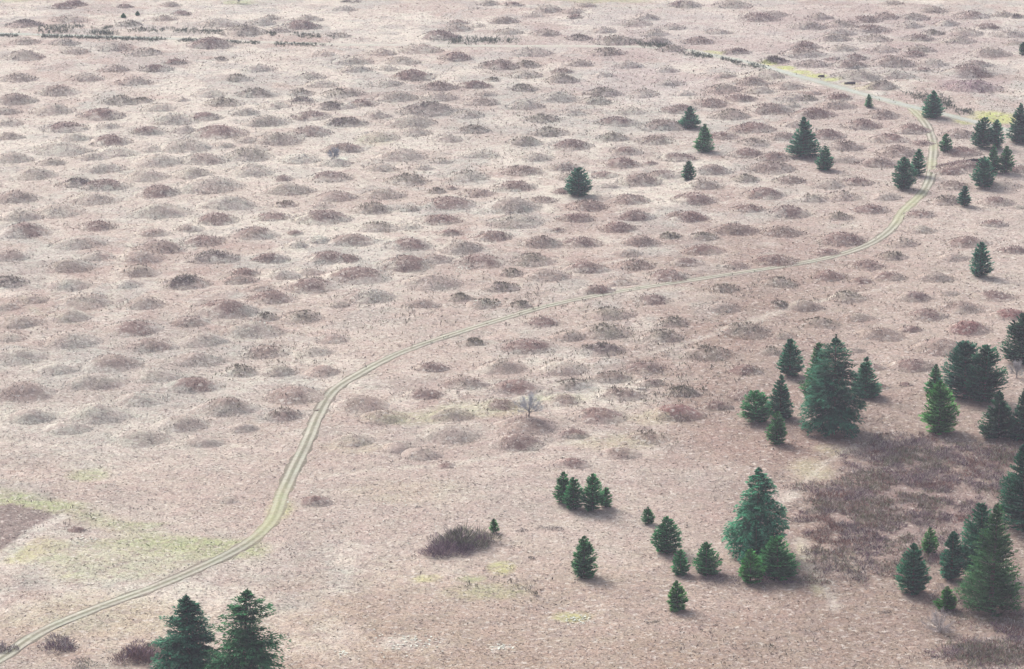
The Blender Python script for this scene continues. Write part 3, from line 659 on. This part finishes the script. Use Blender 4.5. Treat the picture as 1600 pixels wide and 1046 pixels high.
order = sorted(range(len(MOUND)), key=lambda i: -MOUND[i][2] * (.72 if MOUND[i][3][0] == 'p' else 1.0) * (1 if MOUND[i][1] > 60 else .8))
single = set(order[:300])
rest_d, rest_c = [], []
for i, m in enumerate(MOUND):
    org, dome, cover = mound_parts(m, np.random.default_rng(1000 + i))
    if i in single:
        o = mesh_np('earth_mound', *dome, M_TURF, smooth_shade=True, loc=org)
        tag(o, mound_label[i], 'mound', 'low earth mounds dotting the prairie')
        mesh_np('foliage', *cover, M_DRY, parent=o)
    else:
        sh = np.array(org)
        rest_d.append((dome[0] + sh, dome[1], dome[2])); rest_c.append((cover[0] + sh, cover[1], cover[2]))
if rest_d:
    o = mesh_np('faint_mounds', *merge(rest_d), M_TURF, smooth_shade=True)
    tag(o, 'the smallest and faintest low mounds scattered between the clearer ones', 'mounds', kind='stuff')
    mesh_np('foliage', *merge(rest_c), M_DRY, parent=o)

# ------------------------------------------------------------------ trees
SHADE = {'b': np.array([.022, .112, .060]), 'm': np.array([.031, .132, .046]), 'g': np.array([.036, .140, .034]), 'd': np.array([.016, .076, .040]), 'o': np.array([.024, .086, .034])}
def radius_at(t, shape):
    t = np.asarray(t, float)
    if shape == 'cone': return np.where(t < .12, .80 + .2 * t / .12, ((1 - t) / .88) ** .80)
    if shape == 'egg': return np.where(t < .28, .66 + .34 * np.sin(np.clip(t / .28, 0, 1) * np.pi / 2), (np.clip(1 - t, 0, 1) / .72) ** .60)
    if shape == 'round': return np.where(t < .35, .70 + .30 * np.sin(np.clip(t / .35, 0, 1) * np.pi / 2), (np.clip(1 - t, 0, 1) / .65) ** .52)
    if shape == 'col': return np.where(t < .1, .88 + 1.2 * t, np.clip(1 - np.clip(t, 0, 1) ** 2.6, 0, 1) ** .8)
    if shape == 'rag': return np.where(t < .15, .85 + t, (np.clip(1 - t, 0, 1) / .85) ** .52)
    if shape == 'skirt': return np.where(t < .1, .82 + 1.8 * t, np.where(t < .45, 1 - (t - .1) * 1.15, .6 * (np.clip(1 - t, 0, 1) / .55) ** .7))
    return np.where(t < .15, .80 + 1.33 * t, (np.clip(1 - t, 0, 1) / .85) ** .62)        # old

def fir_tree(px, base, top, w, shape, shade, label):
    rng = np.random.default_rng(int(px * 7 + base))
    x, y, s, dip = at(px, base)
    py = base - .55 * (w / 2) * math.sin(dip)
    x, y, s, dip = at(px, py)
    z = gz1(x, y)
    leanx, leany = rng.normal(0, .018, 2)
    h = (py - top) / (s * math.cos(dip))
    W = w / s * 1.16
    old = shape in ('old', 'col', 'rag')
    root = empty('fir_tree', (x, y, z))
    tag(root, label, 'fir tree', 'firs standing on the prairie')
    c0 = {'old': .05, 'col': .03, 'rag': .04}.get(shape, .035)
    # trunk
    tv, tf = tube([(0, 0, -.3), (0, 0, h * .3), (leanx * .7 * h, leany * .7 * h, h * .7), (leanx * h, leany * h, h * .985)], [.022 * h + .05, .017 * h + .03, .009 * h + .02, .012], 8)
    limb = [(tv, tf, np.tile([.13, .10, .085], (len(tv), 1)))]
    ls = float(np.clip(2.3 / (.64 * s), .24, .52)) * (1.35 if shape == 'rag' else 1.15 if old else 1.0) * (1.0 if h > 4 else .8)
    area = math.pi * (W / 2) * h
    nsp = int(np.clip(area / (ls * ls * .36) * 7.5, 900, 24000))
    bw = float(np.clip(.085 * W + .28, .32, 1.25))             # width of one bough
    nb = int(np.clip(area / (bw * bw * .42), 110, 700) * (1.7 if shape == 'rag' else 1))
    per = max(40 if shape == 'rag' else 12, int(nsp / nb))
    grid = np.linspace(0, .985, 400)
    cdf = np.cumsum(radius_at(grid, shape) + .10); cdf /= cdf[-1]
    t = np.interp(rng.random(nb), cdf, grid)
    nwh = max(8, int(h / .62))
    t = np.clip(np.round(t * nwh) / nwh + rng.normal(0, .18 / nwh, nb), 0, .985)
    az = rng.random(nb) * 2 * np.pi
    lump = fbm(np.cos(az) * 1.5 + t * 5 + px, np.sin(az) * 1.5 + t * 3.1, .8, 2, px % 50)
    if shape == 'rag': rl = np.clip(.10 + 1.75 * lump + rng.normal(0, .16, nb), .25, 1.45)
    elif old: rl = np.clip(.52 + .95 * lump + rng.normal(0, .10, nb), .35, 1.22)
    else: rl = np.clip(.74 + .40 * lump + rng.normal(0, .09, nb), .5, 1.16)
    if old: rl = rl * np.clip((1 - t) / .16, 0, 1) ** .6
    rl = rl * (1 + rng.uniform(.04, .16) * np.cos(az - rng.random() * 6.283) * (1 - .4 * t))
    Lb = np.maximum(radius_at(t, shape) * W / 2 * rl, (.03 if old else .10) * W * (1 - t) + .05)
    if shape in ('old', 'rag'):
        keep = fbm(np.cos(az) * 1.2 + t * 4 + base, np.sin(az) * 1.2 - t * 4, .6, 2, px % 31) > (.27 if shape == 'old' else .31)
        az, t, Lb = az[keep], t[keep], Lb[keep]; nb = len(t)
    lift = (-.05 + .75 * t) if old else (.16 + .65 * t)
    droop = .34 if old else .12
    z0 = h * (c0 + t * (1 - c0)) - Lb * (lift - droop) * .75 * (1 - .3 * t)
    z0 = np.maximum(z0, .04 * h * 0 + .12)
    bcol = rng.uniform(.45, 1.6, nb)
    B = np.repeat(np.arange(nb), per)
    u = np.clip(rng.random(len(B)) ** .62, .12, 1.0)
    u = np.where(np.tile(np.arange(per), nb) == 0, 1.0, u)
    azj = az[B] + rng.normal(0, .10, len(B))
    rr = Lb[B] * u
    side = rng.choice([-1, 1], len(B)) * rng.uniform(.2, .9, len(B)) * np.where(u > .97, .2, 1)
    wd = bw * .55 * (1.15 - u * .75) * rng.uniform(-1, 1, len(B))
    tip = .10 * Lb[B] * np.clip(u - .55, 0, 1) ** 2 * 4 * (0 if shape == 'old' else 1)
    sag = .22 * np.abs(wd)
    P = np.stack([np.cos(azj) * rr - np.sin(azj) * wd, np.sin(azj) * rr + np.cos(azj) * wd, z0[B] + rr * lift[B] - droop * rr * u + tip - sag + rng.normal(0, .10, len(B)) * ls], 1)
    P[:, 0] += leanx * P[:, 2]; P[:, 1] += leany * P[:, 2]
    da = azj + np.sign(wd) * np.abs(side)
    el = (lift[B] - 1.5 * droop * u) * .8 + rng.normal(0, .2, len(B)) + (.15 if not old else -.06)
    D = np.stack([np.cos(da) * np.cos(el), np.sin(da) * np.cos(el), np.sin(el)], 1)
    S = unit(np.cross(D, np.stack([rng.normal(0, .28, len(B)), rng.normal(0, .28, len(B)), np.ones(len(B))], 1)))
    L = ls * rng.uniform(.7, 1.5, len(B)) * (1.15 - .35 * t[B])
    kv, kf = kites(P - D * L[:, None] * .35, D, S, L, L * rng.uniform(.34, .56, len(B)))
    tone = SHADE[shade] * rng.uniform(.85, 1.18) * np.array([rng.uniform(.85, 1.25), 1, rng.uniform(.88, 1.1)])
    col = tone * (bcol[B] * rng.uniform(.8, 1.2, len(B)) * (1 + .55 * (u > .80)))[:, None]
    parts = [(kv, kf, np.repeat(col, 4, 0))]
    # the leader: a few upright shoots
    nl = 16
    tz = rng.uniform(.93, 1.0, nl) * h; ta = rng.random(nl) * 6.283
    D2 = unit(np.stack([np.cos(ta) * .45, np.sin(ta) * .45, np.ones(nl)], 1))
    S2 = unit(np.cross(D2, np.stack([np.sin(ta), -np.cos(ta), np.full(nl, .2)], 1)))
    L2 = np.minimum(ls * 1.2, (1.03 * h - tz) * 1.2 + .1)
    kv, kf = kites(np.stack([np.full(nl, leanx * h), np.full(nl, leany * h), tz - .25 * ls], 1), D2, S2, L2, L2 * .4)
    parts.append((kv, kf, np.tile(SHADE[shade] * 1.15, (len(kv), 1))))
    if old or h > 9:
        for k in range(26):
            i = rng.integers(0, nb)
            a, l = az[i], Lb[i] * .8
            p0 = (0, 0, z0[i]); p1 = (math.cos(a) * l * .5, math.sin(a) * l * .5, z0[i] + l * .5 * lift[i] - droop * l * .25); p2 = (math.cos(a) * l, math.sin(a) * l, z0[i] + l * lift[i] - droop * l)
            v, f = tube([p0, p1, p2], [.05, .035, .012], 4)
            limb.append((v, f, np.tile([.20, .165, .14], (len(v), 1))))
    mesh_np('trunk', *merge(limb), M_BARK, parent=root)
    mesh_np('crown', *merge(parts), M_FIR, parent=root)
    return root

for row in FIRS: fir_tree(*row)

def bare_tree(px, base, top, w, label, tone, name='leafless_tree', cat='bare tree'):
    rng = np.random.default_rng(int(px))
    x, y, s, dip = at(px, base)
    z = gz1(x, y)
    h = (base - top) / (s * math.cos(dip)); W = w / s
    root = tag(empty(name, (x, y, z)), label, cat)
    tv, tf = tube([(0, 0, -.2), (.03 * h, 0, h * .22), (.02 * h, .02 * h, h * (.24 if 'bush' in name else .45))], [.035 * h, .028 * h, .014 * h], 7)
    mesh_np('trunk', tv, tf, np.tile([.16, .14, .14], (len(tv), 1)), M_BARK, parent=root)
    parts = []
    n1 = 22
    for k in range(n1):
        a = rng.random() * 6.283; e = rng.uniform(.15, 1.4); l = .5 * W * math.cos(e) + h * .72 * math.sin(e); l *= rng.uniform(.75, 1.0)
        z0 = h * (rng.uniform(.0, .06) if 'bush' in name else rng.uniform(.12, .30))
        d = Vector((math.cos(a) * math.cos(e), math.sin(a) * math.cos(e), math.sin(e)))
        side = Vector((rng.normal(0, .12), rng.normal(0, .12), .12))
        p = [Vector((0, 0, z0)), Vector((0, 0, z0)) + d * l * .5 - side * l * .3, Vector((0, 0, z0)) + d * l]
        v, f = tube([tuple(q) for q in p], [.012 * h, .008 * h, .003 * h], 4)
        parts.append((v, f, np.tile(np.array(tone) * .62, (len(v), 1))))
        nt = 95
        tt = rng.uniform(.35, 1.0, nt)
        base_p = np.array([tuple(p[0] + (p[2] - p[0]) * float(q)) for q in tt])
        D = unit(np.array(tuple(d)) + rng.normal(0, .85, (nt, 3)) + np.array([0, 0, .15]))
        S = unit(np.cross(D, rng.normal(0, 1, (nt, 3))))
        L = rng.uniform(.10, .26, nt) * h
        kv, kf = kites(base_p, D, S, L, np.full(nt, .032), .5)
        parts.append((kv, kf, np.tile(np.array(tone), (len(kv), 1)) * np.repeat(rng.uniform(.75, 1.2, nt), 4)[:, None]))
    mesh_np('branches', *merge(parts), M_BARK, parent=root)
bare_tree(826, 662, 629, 40, 'leafless grey-blue tree with a fine round twig crown, alone on a mound', (.37, .375, .40))
bare_tree(522, 255, 238, 13, 'small leafless grey tree beside a whitish lichen patch on the far plain', (.30, .32, .36))
bare_tree(1468, 986, 952, 46, 'pale leafless bush in front of the bright little fir, lower right', (.40, .36, .35), 'leafless_bush', 'bare bush')
bare_tree(1588, 592, 566, 14, 'thin leafless sapling under the fir cut by the right edge', (.33, .32, .32), 'leafless_sapling', 'bare tree')
bare_tree(373, 5, -14, 12, 'thin dark leafless trunk at the very top edge of the plain', (.20, .24, .24), 'leafless_sapling', 'bare tree')

# ------------------------------------------------------------------ shrubs: many thin twigs standing in a rounded clump
TWIG = {'purple': np.array([[.125, .085, .105], [.10, .07, .09], [.17, .125, .135]]), 'olive': np.array([[.12, .125, .085], [.15, .145, .105], [.095, .10, .065], [.20, .185, .15]]),
        'grey': np.array([[.21, .185, .175], [.17, .145, .14], [.25, .225, .21]]), 'rust': np.array([[.15, .088, .08], [.17, .11, .098], [.125, .08, .075]]), 'green': np.array([[.06, .12, .05], [.075, .15, .05], [.05, .10, .05]]),
        'dark': np.array([[.075, .065, .062], [.10, .08, .075], [.06, .065, .05]])}
def twig_mound(cx, cy, rx, ry, h, n, pal, rng, lean=.9):
    nl = int(np.clip(rx * ry * .9, 4, 40))
    r = np.sqrt(rng.random(nl)) * .85; a = rng.random(nl) * 6.283
    lx, ly = rx * r * np.cos(a), ry * r * np.sin(a)
    lr = np.clip(rng.uniform(.28, .55, nl) * min(rx, ry), .3, 1.6); lh = h * rng.uniform(.45, 1.1, nl) * (1 - .35 * r)
    lc = rng.integers(0, len(pal), nl)
    k = rng.choice(nl, n, p=lr ** 2 / (lr ** 2).sum())
    q = np.sqrt(rng.random(n)); b = rng.random(n) * 6.283
    X = lx[k] + lr[k] * q * np.cos(b); Y = ly[k] + lr[k] * q * np.sin(b)
    Z = np.array(ground_z(X + cx, Y + cy) + mound_lift(X + cx, Y + cy))
    D = unit(np.stack([np.cos(b) * q * lean + rng.normal(0, .55, n), np.sin(b) * q * lean + rng.normal(0, .55, n), np.full(n, .9)], 1))
    S = unit(np.cross(D, rng.normal(0, 1, (n, 3))))
    st = rng.random(n) * .45                                  # twigs fork off at all heights
    L = lh[k] * (1 - .5 * q ** 2) * rng.uniform(.3, .85, n)
    kv, kf = kites(np.stack([X, Y, Z - .05 + st * lh[k] * (1 - .5 * q ** 2)], 1), D, S, L, rng.uniform(.05, .13, n), .6)
    c = np.where((rng.random(n) < .6)[:, None], pal[lc[k]], pal[rng.integers(0, len(pal), n)]) * rng.uniform(.8, 2.0, n)[:, None]
    return kv, kf, np.repeat(c, 4, 0)

def shrub(px, py, wpx, hpx, pal, label, name='shrub', cat='shrub', deep=.8, dens=16, mixpal=None):
    rng = np.random.default_rng(int(px * 3 + py))
    x, y, s, dip = at(px, py)
    rx = wpx / s / 2; ry = rx * deep; h = hpx / s
    n = int(np.clip(math.pi * rx * ry * dens * 1.5, 120, 7000))
    pl = TWIG[pal] if mixpal is None else np.concatenate([TWIG[pal], TWIG[mixpal]])
    v, f, c = twig_mound(x, y, rx, ry, h, n, pl, rng)
    o = mesh_np(name, v, f, c, M_DRY, loc=(x, y, 0))
    return tag(o, label, cat)
shrub(698, 864, 74, 26, 'purple', 'low dark purple shrub at the front of the shrub clump near the bottom centre', deep=1.2, dens=22)
shrub(706, 849, 72, 36, 'olive', 'olive broom shrub at the back left of the clump behind the purple shrub', deep=1.0, dens=20, mixpal='purple')
shrub(738, 850, 62, 42, 'olive', 'tall grey-green broom shrub in the middle of the clump behind the purple shrub', deep=1.3, dens=20, mixpal='purple')
shrub(762, 850, 40, 30, 'grey', 'greyish shrub at the right end of the shrub clump, under a tiny fir', deep=1.0, dens=18, mixpal='olive')
shrub(852, 826, 46, 6, 'grey', 'flat ring of grey dead brush right of the shrub clump', deep=1.1, dens=12)
shrub(818, 832, 20, 7, 'grey', 'small tangle of grey dead sticks beside the flat brush ring', deep=1.1, dens=16)
shrub(88, 1012, 70, 28, 'purple', 'purple-brown twiggy shrub beside the dirt track, bottom left corner', deep=.9, dens=20, mixpal='grey')
shrub(8, 1014, 50, 24, 'purple', 'dull purple shrub cut by the left edge above the dirt track', deep=.9, dens=18, mixpal='grey')
shrub(222, 1026, 104, 26, 'purple', 'wide purple-brown shrub left of the two big bottom-left firs', deep=1.0, dens=20, mixpal='rust')
shrub(132, 1042, 56, 22, 'grey', 'loose grey-olive shrub on the bottom edge between two purple shrubs', deep=1.0, dens=9, mixpal='olive')
shrub(1150, 908, 150, 8, 'purple', 'long low strip of dark scrub under the row of young firs', 'low_scrub', 'scrub', deep=.28, dens=14, mixpal='grey')
shrub(1520, 1018, 86, 12, 'purple', 'low purple shrub near the bottom right corner', deep=1.0, dens=14, mixpal='grey')
shrub(1575, 990, 46, 10, 'rust', 'reddish-brown low shrub at the right edge beneath the tall shaggy fir', deep=1.0, dens=12, mixpal='purple')
shrub(1254, 598, 22, 5, 'green', 'low flat green shrub between two firs behind the biggest dark fir', deep=1.0, dens=26)
shrub(1266, 590, 12, 7, 'rust', 'small rust-brown shrub behind the low flat green one', deep=1.0, dens=20)
shrub(494, 642, 9, 6, 'rust', 'little red-brown shrub on the left verge of the dirt track', deep=1.0, dens=30)
shrub(655, 792, 20, 5, 'grey', 'small grey dead shrub above the shrub clump near the bottom centre', deep=1.0, dens=14)
shrub(833, 872, 14, 6, 'grey', 'tiny dark grey shrub left of the lone bottom-centre fir', deep=1.0, dens=20, mixpal='dark')
shrub(780, 786, 10, 4, 'rust', 'tiny red-brown tuft above the shrub clump, left of four clustered firs', deep=1.0, dens=24)
shrub(1016, 974, 26, 8, 'olive', 'small olive-grey shrub on the bare slope left of the small bottom fir', deep=1.0, dens=10, mixpal='grey')
shrub(1270, 985, 44, 8, 'grey', 'pale grey loose shrub on the slope below the tall two-tone firs', deep=1.0, dens=7)
shrub(1385, 957, 24, 6, 'dark', 'small dark shrub on the slope in front of the plump roadside fir', deep=1.0, dens=10, mixpal='grey')
shrub(547, 4, 34, 6, 'dark', 'dark blue-grey bush at the very top edge of the plain', deep=.8, dens=14)
shrub(1344, 258, 40, 5, 'rust', 'long rusty low shrub left of the dirt track, far right of the plain', deep=.5, dens=10)
shrub(1560, 712, 70, 9, 'purple', 'dark purplish shrub below the pointed firs at the right edge', deep=.8, dens=12, mixpal='rust')
shrub(1482, 262, 52, 6, 'purple', 'low purple-brown shrub right of the dirt track near the dark fallen log', deep=.8, dens=10, mixpal='rust')

# ------------------------------------------------------------------ heath thicket, one mass nobody could count
THICK = [at(*p)[:2] for p in ((1345, 692), (1440, 684), (1505, 696), (1572, 735), (1568, 790), (1505, 806), (1470, 862), (1420, 876), (1330, 905), (1288, 908), (1262, 870), (1272, 812), (1308, 762))]
rt = np.random.default_rng(55)
tx = np.array([p[0] for p in THICK]); ty = np.array([p[1] for p in THICK])
X = rt.uniform(tx.min() - 2, tx.max() + 2, 17000); Y = rt.uniform(ty.min() - 2, ty.max() + 2, 17000)
wobx = 9 * (fbm(X, Y, 7.0, 3, 60.) - .5) * 2; woby = 16 * (fbm(X, Y, 7.0, 3, 90.) - .5) * 2
ok = inside_poly(X + wobx + rt.normal(0, 1.6, len(X)), Y + woby + rt.normal(0, 4.5, len(X)), THICK) & (fbm(X, Y, 4.0, 4, 14.0) > .41 + .10 * rt.random(len(X)))
X, Y = X[ok], Y[ok]
more = [(1560, 712, 50, 16, 500), (1590, 770, 30, 40, 400), (1540, 1025, 70, 22, 800), (1590, 1000, 30, 30, 300), (1420, 700, 60, 14, 300), (1240, 905, 60, 8, 160), (1500, 950, 60, 30, 200), (1590, 950, 20, 40, 200)]
for (px, py, aa_, bb_, k_) in more:
    x, y, s, dip = at(px, py)
    X = np.concatenate([X, rt.normal(x, .55 * aa_ / s, k_)]); Y = np.concatenate([Y, rt.normal(y, .55 * bb_ / (s * math.sin(dip)), k_)])
kind = fbm(X, Y, 6.0, 3, 33.0)
pal = np.concatenate([TWIG['purple'], TWIG['grey'], TWIG['rust'], TWIG['olive']])
lookup = np.where(kind < .34, rt.integers(5, 9, len(X)), np.where(kind < .52, rt.integers(0, 6, len(X)), rt.integers(3, 13, len(X))))
lookup = np.minimum(lookup, len(pal) - 1)
parts = []
nb_ = 8
Xr = np.repeat(X, nb_) + rt.normal(0, .32, len(X) * nb_); Yr = np.repeat(Y, nb_) + rt.normal(0, .32, len(Y) * nb_)
D = unit(np.stack([rt.normal(0, .9, len(Xr)), rt.normal(0, .9, len(Xr)), np.ones(len(Xr))], 1)); S = unit(np.cross(D, rt.normal(0, 1, (len(Xr), 3))))
L = np.repeat(rt.uniform(.35, 1.1, len(X)) * (.6 + .9 * fbm(X, Y, 4.0, 2, 71.)), nb_) * rt.uniform(.6, 1.1, len(Xr))
kv, kf = kites(np.stack([Xr, Yr, ground_z(Xr, Yr) - .05], 1), D, S, L, rt.uniform(.05, .13, len(Xr)), .6)
cc = np.repeat(pal[lookup], nb_, 0) * rt.uniform(.9, 2.1, len(Xr))[:, None] * np.array([1.02, .99, .95])
tag(mesh_np('heath_thicket', kv, kf, np.repeat(cc, 4, 0), M_DRY), 'dense dark heath and bare brush covering the slope at the right', 'heath', kind='stuff')

# ------------------------------------------------------------------ broom hedgerows along the far road
def hedge(line, wid, h, gap, label, seed):
    rng = np.random.default_rng(seed)
    L = np.array(spline(line, 1.0))
    n = len(L) * 12
    i = rng.integers(0, len(L), n)
    X = L[i, 0] + rng.normal(0, 1.5, n); Y = L[i, 1] + rng.normal(0, wid, n)
    ok = fbm(X, Y * .4, 9.0, 3, seed) > gap
    X, Y = X[ok], Y[ok]
    v, f, c = sprigs(X, Y, rng, h, lambda a, b: ground_z(a, b), (0, 0), np.array([[.07, .10, .07], [.09, .12, .08], [.08, .095, .07], [.13, .15, .11]]), 6)
    return tag(mesh_np('broom_hedge', v, f, c, M_DRY), label, 'hedge')
hedge([(0, 56), (60, 57.5), (135, 60), (190, 61.5), (280, 63.5), (400, 68), (500, 71)], 1.7, .85, .33, 'dark green broom row along the near edge of the far road', 3)
hedge([(66, 44), (110, 42.5), (160, 43), (200, 46), (270, 48), (330, 49.5), (420, 54), (520, 59)], 2.6, .9, .37, 'dark green broom row on the far side of the far road', 9)
hedge([(72, 49.5), (86, 49.5), (106, 50)], 3.0, 1.1, .25, 'short thick block of green broom between the two broom rows', 21)
hedge([(150, 54), (170, 54), (176, 54)], 1.6, 1.8, .30, 'small dark broom tuft on the far road verge, beside the two rows', 23)
hedge([(700, 66), (740, 65), (800, 64)], 3.0, 1.2, .44, 'sparse olive broom row on the verge of the faint middle road', 31)
hedge([(930, 65), (960, 64.5), (1000, 68), (1060, 78)], 3.0, 1.4, .42, 'green-grey broom thicket on the verge just left of the road bend', 37)
hedge([(1070, 83), (1110, 90), (1150, 99), (1185, 106)], 1.6, .9, .40, 'dark low broom row along the near verge past the road bend', 41)
hedge([(1425, 150), (1460, 155), (1500, 170), (1525, 178)], 5.0, 1.1, .48, 'loose broom scrub beyond the junction, left of the yellow moss', 47)

# ------------------------------------------------------------------ fallen logs
def log(px, py, lpx, ang, rad, tone, label):
    rng = np.random.default_rng(int(px))
    x, y, s, dip = at(px, py)
    l = lpx / s; z = gz1(x, y)
    root = tag(empty('fallen_log', (x, y, z)), label, 'log')
    root.rotation_euler.z = R(ang)
    v, f = tube([(-l / 2, 0, rad * .6), (-l * .2, .04 * l, rad * .9), (l * .15, .03 * l, rad), (l / 2, 0, rad * 1.1)], [rad * .55, rad * .8, rad * .95, rad], 9)
    mesh_np('stem', v, f, np.tile(np.array(tone), (len(v), 1)) * rng.uniform(.85, 1.15, (len(v), 1)), M_BARK, parent=root)
    pr = []
    for k in range(5):
        q = rng.uniform(-.45, .3) * l; a = rng.uniform(.4, 2.6)
        v, f = tube([(q, 0, rad), (q - .05 * l, math.cos(a) * .14 * l, rad + math.sin(a) * .14 * l)], [rad * .3, rad * .1], 5)
        pr.append((v, f, np.tile(np.array(tone) * .9, (len(v), 1))))
    mesh_np('branch_stubs', *merge(pr), M_BARK, parent=root)
log(1002, 610, 15, -14, .20, (.52, .47, .42), 'pale bleached log lying on the olive-dotted mound below the track')
log(1517, 252, 27, 12, .35, (.05, .04, .04), 'long blackish log between the touching pair and the loose trio of firs')
log(1328, 132, 17, -6, .40, (.06, .055, .06), 'dark log on the mossy verge, right one of two by the far road')
log(1283, 121, 10, -6, .38, (.07, .06, .065), 'dark log on the mossy verge, left one of two by the far road')
log(1345, 609, 3, 0, .05, (.2, .15, .12), 'x') if False else None

# ------------------------------------------------------------------ ground cover too fine to count
rs = np.random.default_rng(99)
NT = 560000
uu = rs.random(NT)
y0_, y1_ = 385.0, 1085.0
Yt = y0_ * (y1_ / y0_) ** uu                     # denser towards the camera
Xt = rs.uniform(-1, 1, NT) * (Yt * .185 + 12)
far = np.clip(Yt / 450, 1, 2.3)
keep = np.ones(NT, bool)
for a, b, rx, ry in zip(MX, MY, MRX, MRY):
    sel = np.flatnonzero((np.abs(Xt - a) < rx) & (np.abs(Yt - b) < ry))
    keep[sel[np.hypot((Xt[sel] - a) / rx, (Yt[sel] - b) / ry) < .82]] = False
keep &= seg_dist(Xt, Yt, TRACK[::6] + [TRACK[-1]]) > 1.55
keep &= seg_dist(Xt, Yt, ROAD[::6] + [ROAD[-1]]) > 2.7
Xt, Yt, far = Xt[keep], Yt[keep], far[keep]; n = len(Xt)
th = rs.normal(.4, 1.0, n) + np.pi * (rs.random(n) < .5)
el = rs.uniform(.02, .42, n)
D = np.stack([np.cos(th) * np.cos(el), np.sin(th) * np.cos(el), np.sin(el)], 1)
S = unit(np.cross(D, np.stack([rs.normal(0, .4, n), rs.normal(0, .4, n), np.ones(n)], 1)))
L = rs.uniform(.25, .7, n) * far ** .5; Wd = L * rs.uniform(.16, .36, n)
gc = ground_colour(Xt, Yt)
patch = fbm(Xt, Yt, 6.0, 3, 63.0)
b_ = rs.random(n)
col = gc * rs.uniform(.62, 1.3, n)[:, None]
lt = b_ < .25; col[lt] = gc[lt] * .75 + np.array([.56, .515, .46]) * .40
fern = (b_ > .62) & (b_ < .62 + .34 * smooth(.38, .62, patch)); col[fern] = (gc[fern] * .45 + np.array([.20, .122, .088]) * .6)
dk = (b_ > .965) | ((b_ > .90) & (patch > .56)); col[dk] = gc[dk] * .5
kv, kf = kites(np.stack([Xt, Yt, ground_z(Xt, Yt) - .04], 1), D, S, L, Wd)
tag(mesh_np('dry_grass', kv, kf, np.repeat(col, 4, 0), M_DRY), 'dry straw grass and dead fern litter over the plain', 'grass', kind='stuff')

SPRIG_AREA = [(480, 155, 110, 26, 260), (380, 90, 80, 14, 120), (190, 158, 70, 10, 90), (780, 120, 230, 26, 420), (820, 210, 230, 50, 500), (1030, 150, 160, 40, 330), (700, 260, 160, 50, 200), (1150, 130, 120, 40, 180), (1450, 120, 160, 50, 320), (1560, 140, 60, 40, 200),
              (780, 460, 170, 30, 260), (960, 520, 150, 60, 360), (620, 500, 120, 40, 200), (1080, 590, 100, 60, 220), (1000, 620, 150, 40, 200), (440, 560, 110, 50, 160), (800, 925, 70, 22, 90), (800, 590, 160, 60, 200), (1180, 470, 200, 60, 260), (1330, 300, 200, 80, 240), (480, 460, 90, 40, 110),
              (1180, 1000, 100, 30, 70), (150, 35, 140, 18, 110), (900, 30, 300, 20, 160), (1300, 40, 280, 30, 220), (1500, 430, 120, 120, 90), (600, 350, 300, 80, 160), (150, 510, 150, 60, 60), (1330, 820, 60, 60, 60), (100, 800, 100, 40, 30)]
sx, sy = [], []
for (px, py, a, b, k) in SPRIG_AREA:
    x, y, s, dip = at(px, py)
    sx.append(rs.normal(x, .55 * a / s, k)); sy.append(rs.normal(y, .55 * b / (s * math.sin(dip)), k))
sx, sy = np.concatenate(sx), np.concatenate(sy)
clump = fbm(sx, sy, 12.0, 2, 45.) > .42
sx, sy = sx[clump], sy[clump]
v, f, c = sprigs(sx, sy, rs, .7, lambda a, b: ground_z(a, b) + mound_lift(a, b), (0, 0), np.array([[.13, .13, .085], [.16, .15, .11], [.12, .10, .085], [.19, .165, .135]]), 4)
tag(mesh_np('broom_sprigs', v, f, c, M_DRY), 'scattered upright olive and brown sprigs of broom', 'sprigs', kind='stuff')

LICHEN = [(532, 253, 13, 5, 90), (498, 374, 10, 4, 40), (726, 419, 16, 6, 60), (303, 386, 14, 6, 35), (622, 1006, 34, 16, 80), (665, 1006, 24, 10, 40), (783, 1011, 22, 7, 40), (533, 1024, 6, 5, 20), (905, 967, 22, 7, 60), (1085, 222, 40, 10, 60), (1180, 320, 60, 12, 50),
          (670, 172, 20, 4, 60), (1400, 115, 20, 4, 50), (480, 158, 30, 6, 50), (760, 370, 60, 10, 30), (1290, 410, 60, 20, 50), (1200, 500, 90, 20, 60), (580, 800, 120, 40, 60), (130, 845, 14, 6, 20)]
lx, ly = [], []
for (px, py, a, b, k) in LICHEN:
    x, y, s, dip = at(px, py)
    lx.append(rs.normal(x, .6 * a / s, k)); ly.append(rs.normal(y, .6 * b / (s * math.sin(dip)), k))
lx, ly = np.concatenate(lx), np.concatenate(ly)
v, f, c = flakes(lx, ly, ground_z(lx, ly) + mound_lift(lx, ly) + .10, rs, .42)
tag(mesh_np('pale_lichen', v, f, c, M_DRY), 'whitish lichen patches on the ground', 'lichen', kind='stuff')

# ------------------------------------------------------------------ haze: even air round the camera and the whole plain
bv = [(x, y, z) for z in (-3.0, 172.0) for x, y in ((-6400, -3400), (6400, -3400), (6400, 6900), (-6400, 6900))]
bf = [(0, 3, 2, 1), (4, 5, 6, 7), (0, 1, 5, 4), (1, 2, 6, 5), (2, 3, 7, 6), (3, 0, 4, 7)]
M_HAZE = bpy.data.materials.new('haze_air'); M_HAZE.use_nodes = True
hn = M_HAZE.node_tree
for q in list(hn.nodes):
    if q.type == 'BSDF_PRINCIPLED': hn.nodes.remove(q)
pv = hn.nodes.new('ShaderNodeVolumePrincipled')
pv.inputs['Color'].default_value = (.80, .81, 1.0, 1)
pv.inputs['Density'].default_value = 0.0001
pv.inputs['Anisotropy'].default_value = 0.1
out = [q for q in hn.nodes if q.type == 'OUTPUT_MATERIAL'][0]
hn.links.new(pv.outputs[0], out.inputs['Volume'])
hz = mesh_np('haze', np.array(bv), np.array(bf), None, M_HAZE)
tag(hz, 'thin pale haze over the plain', 'haze', kind='stuff')
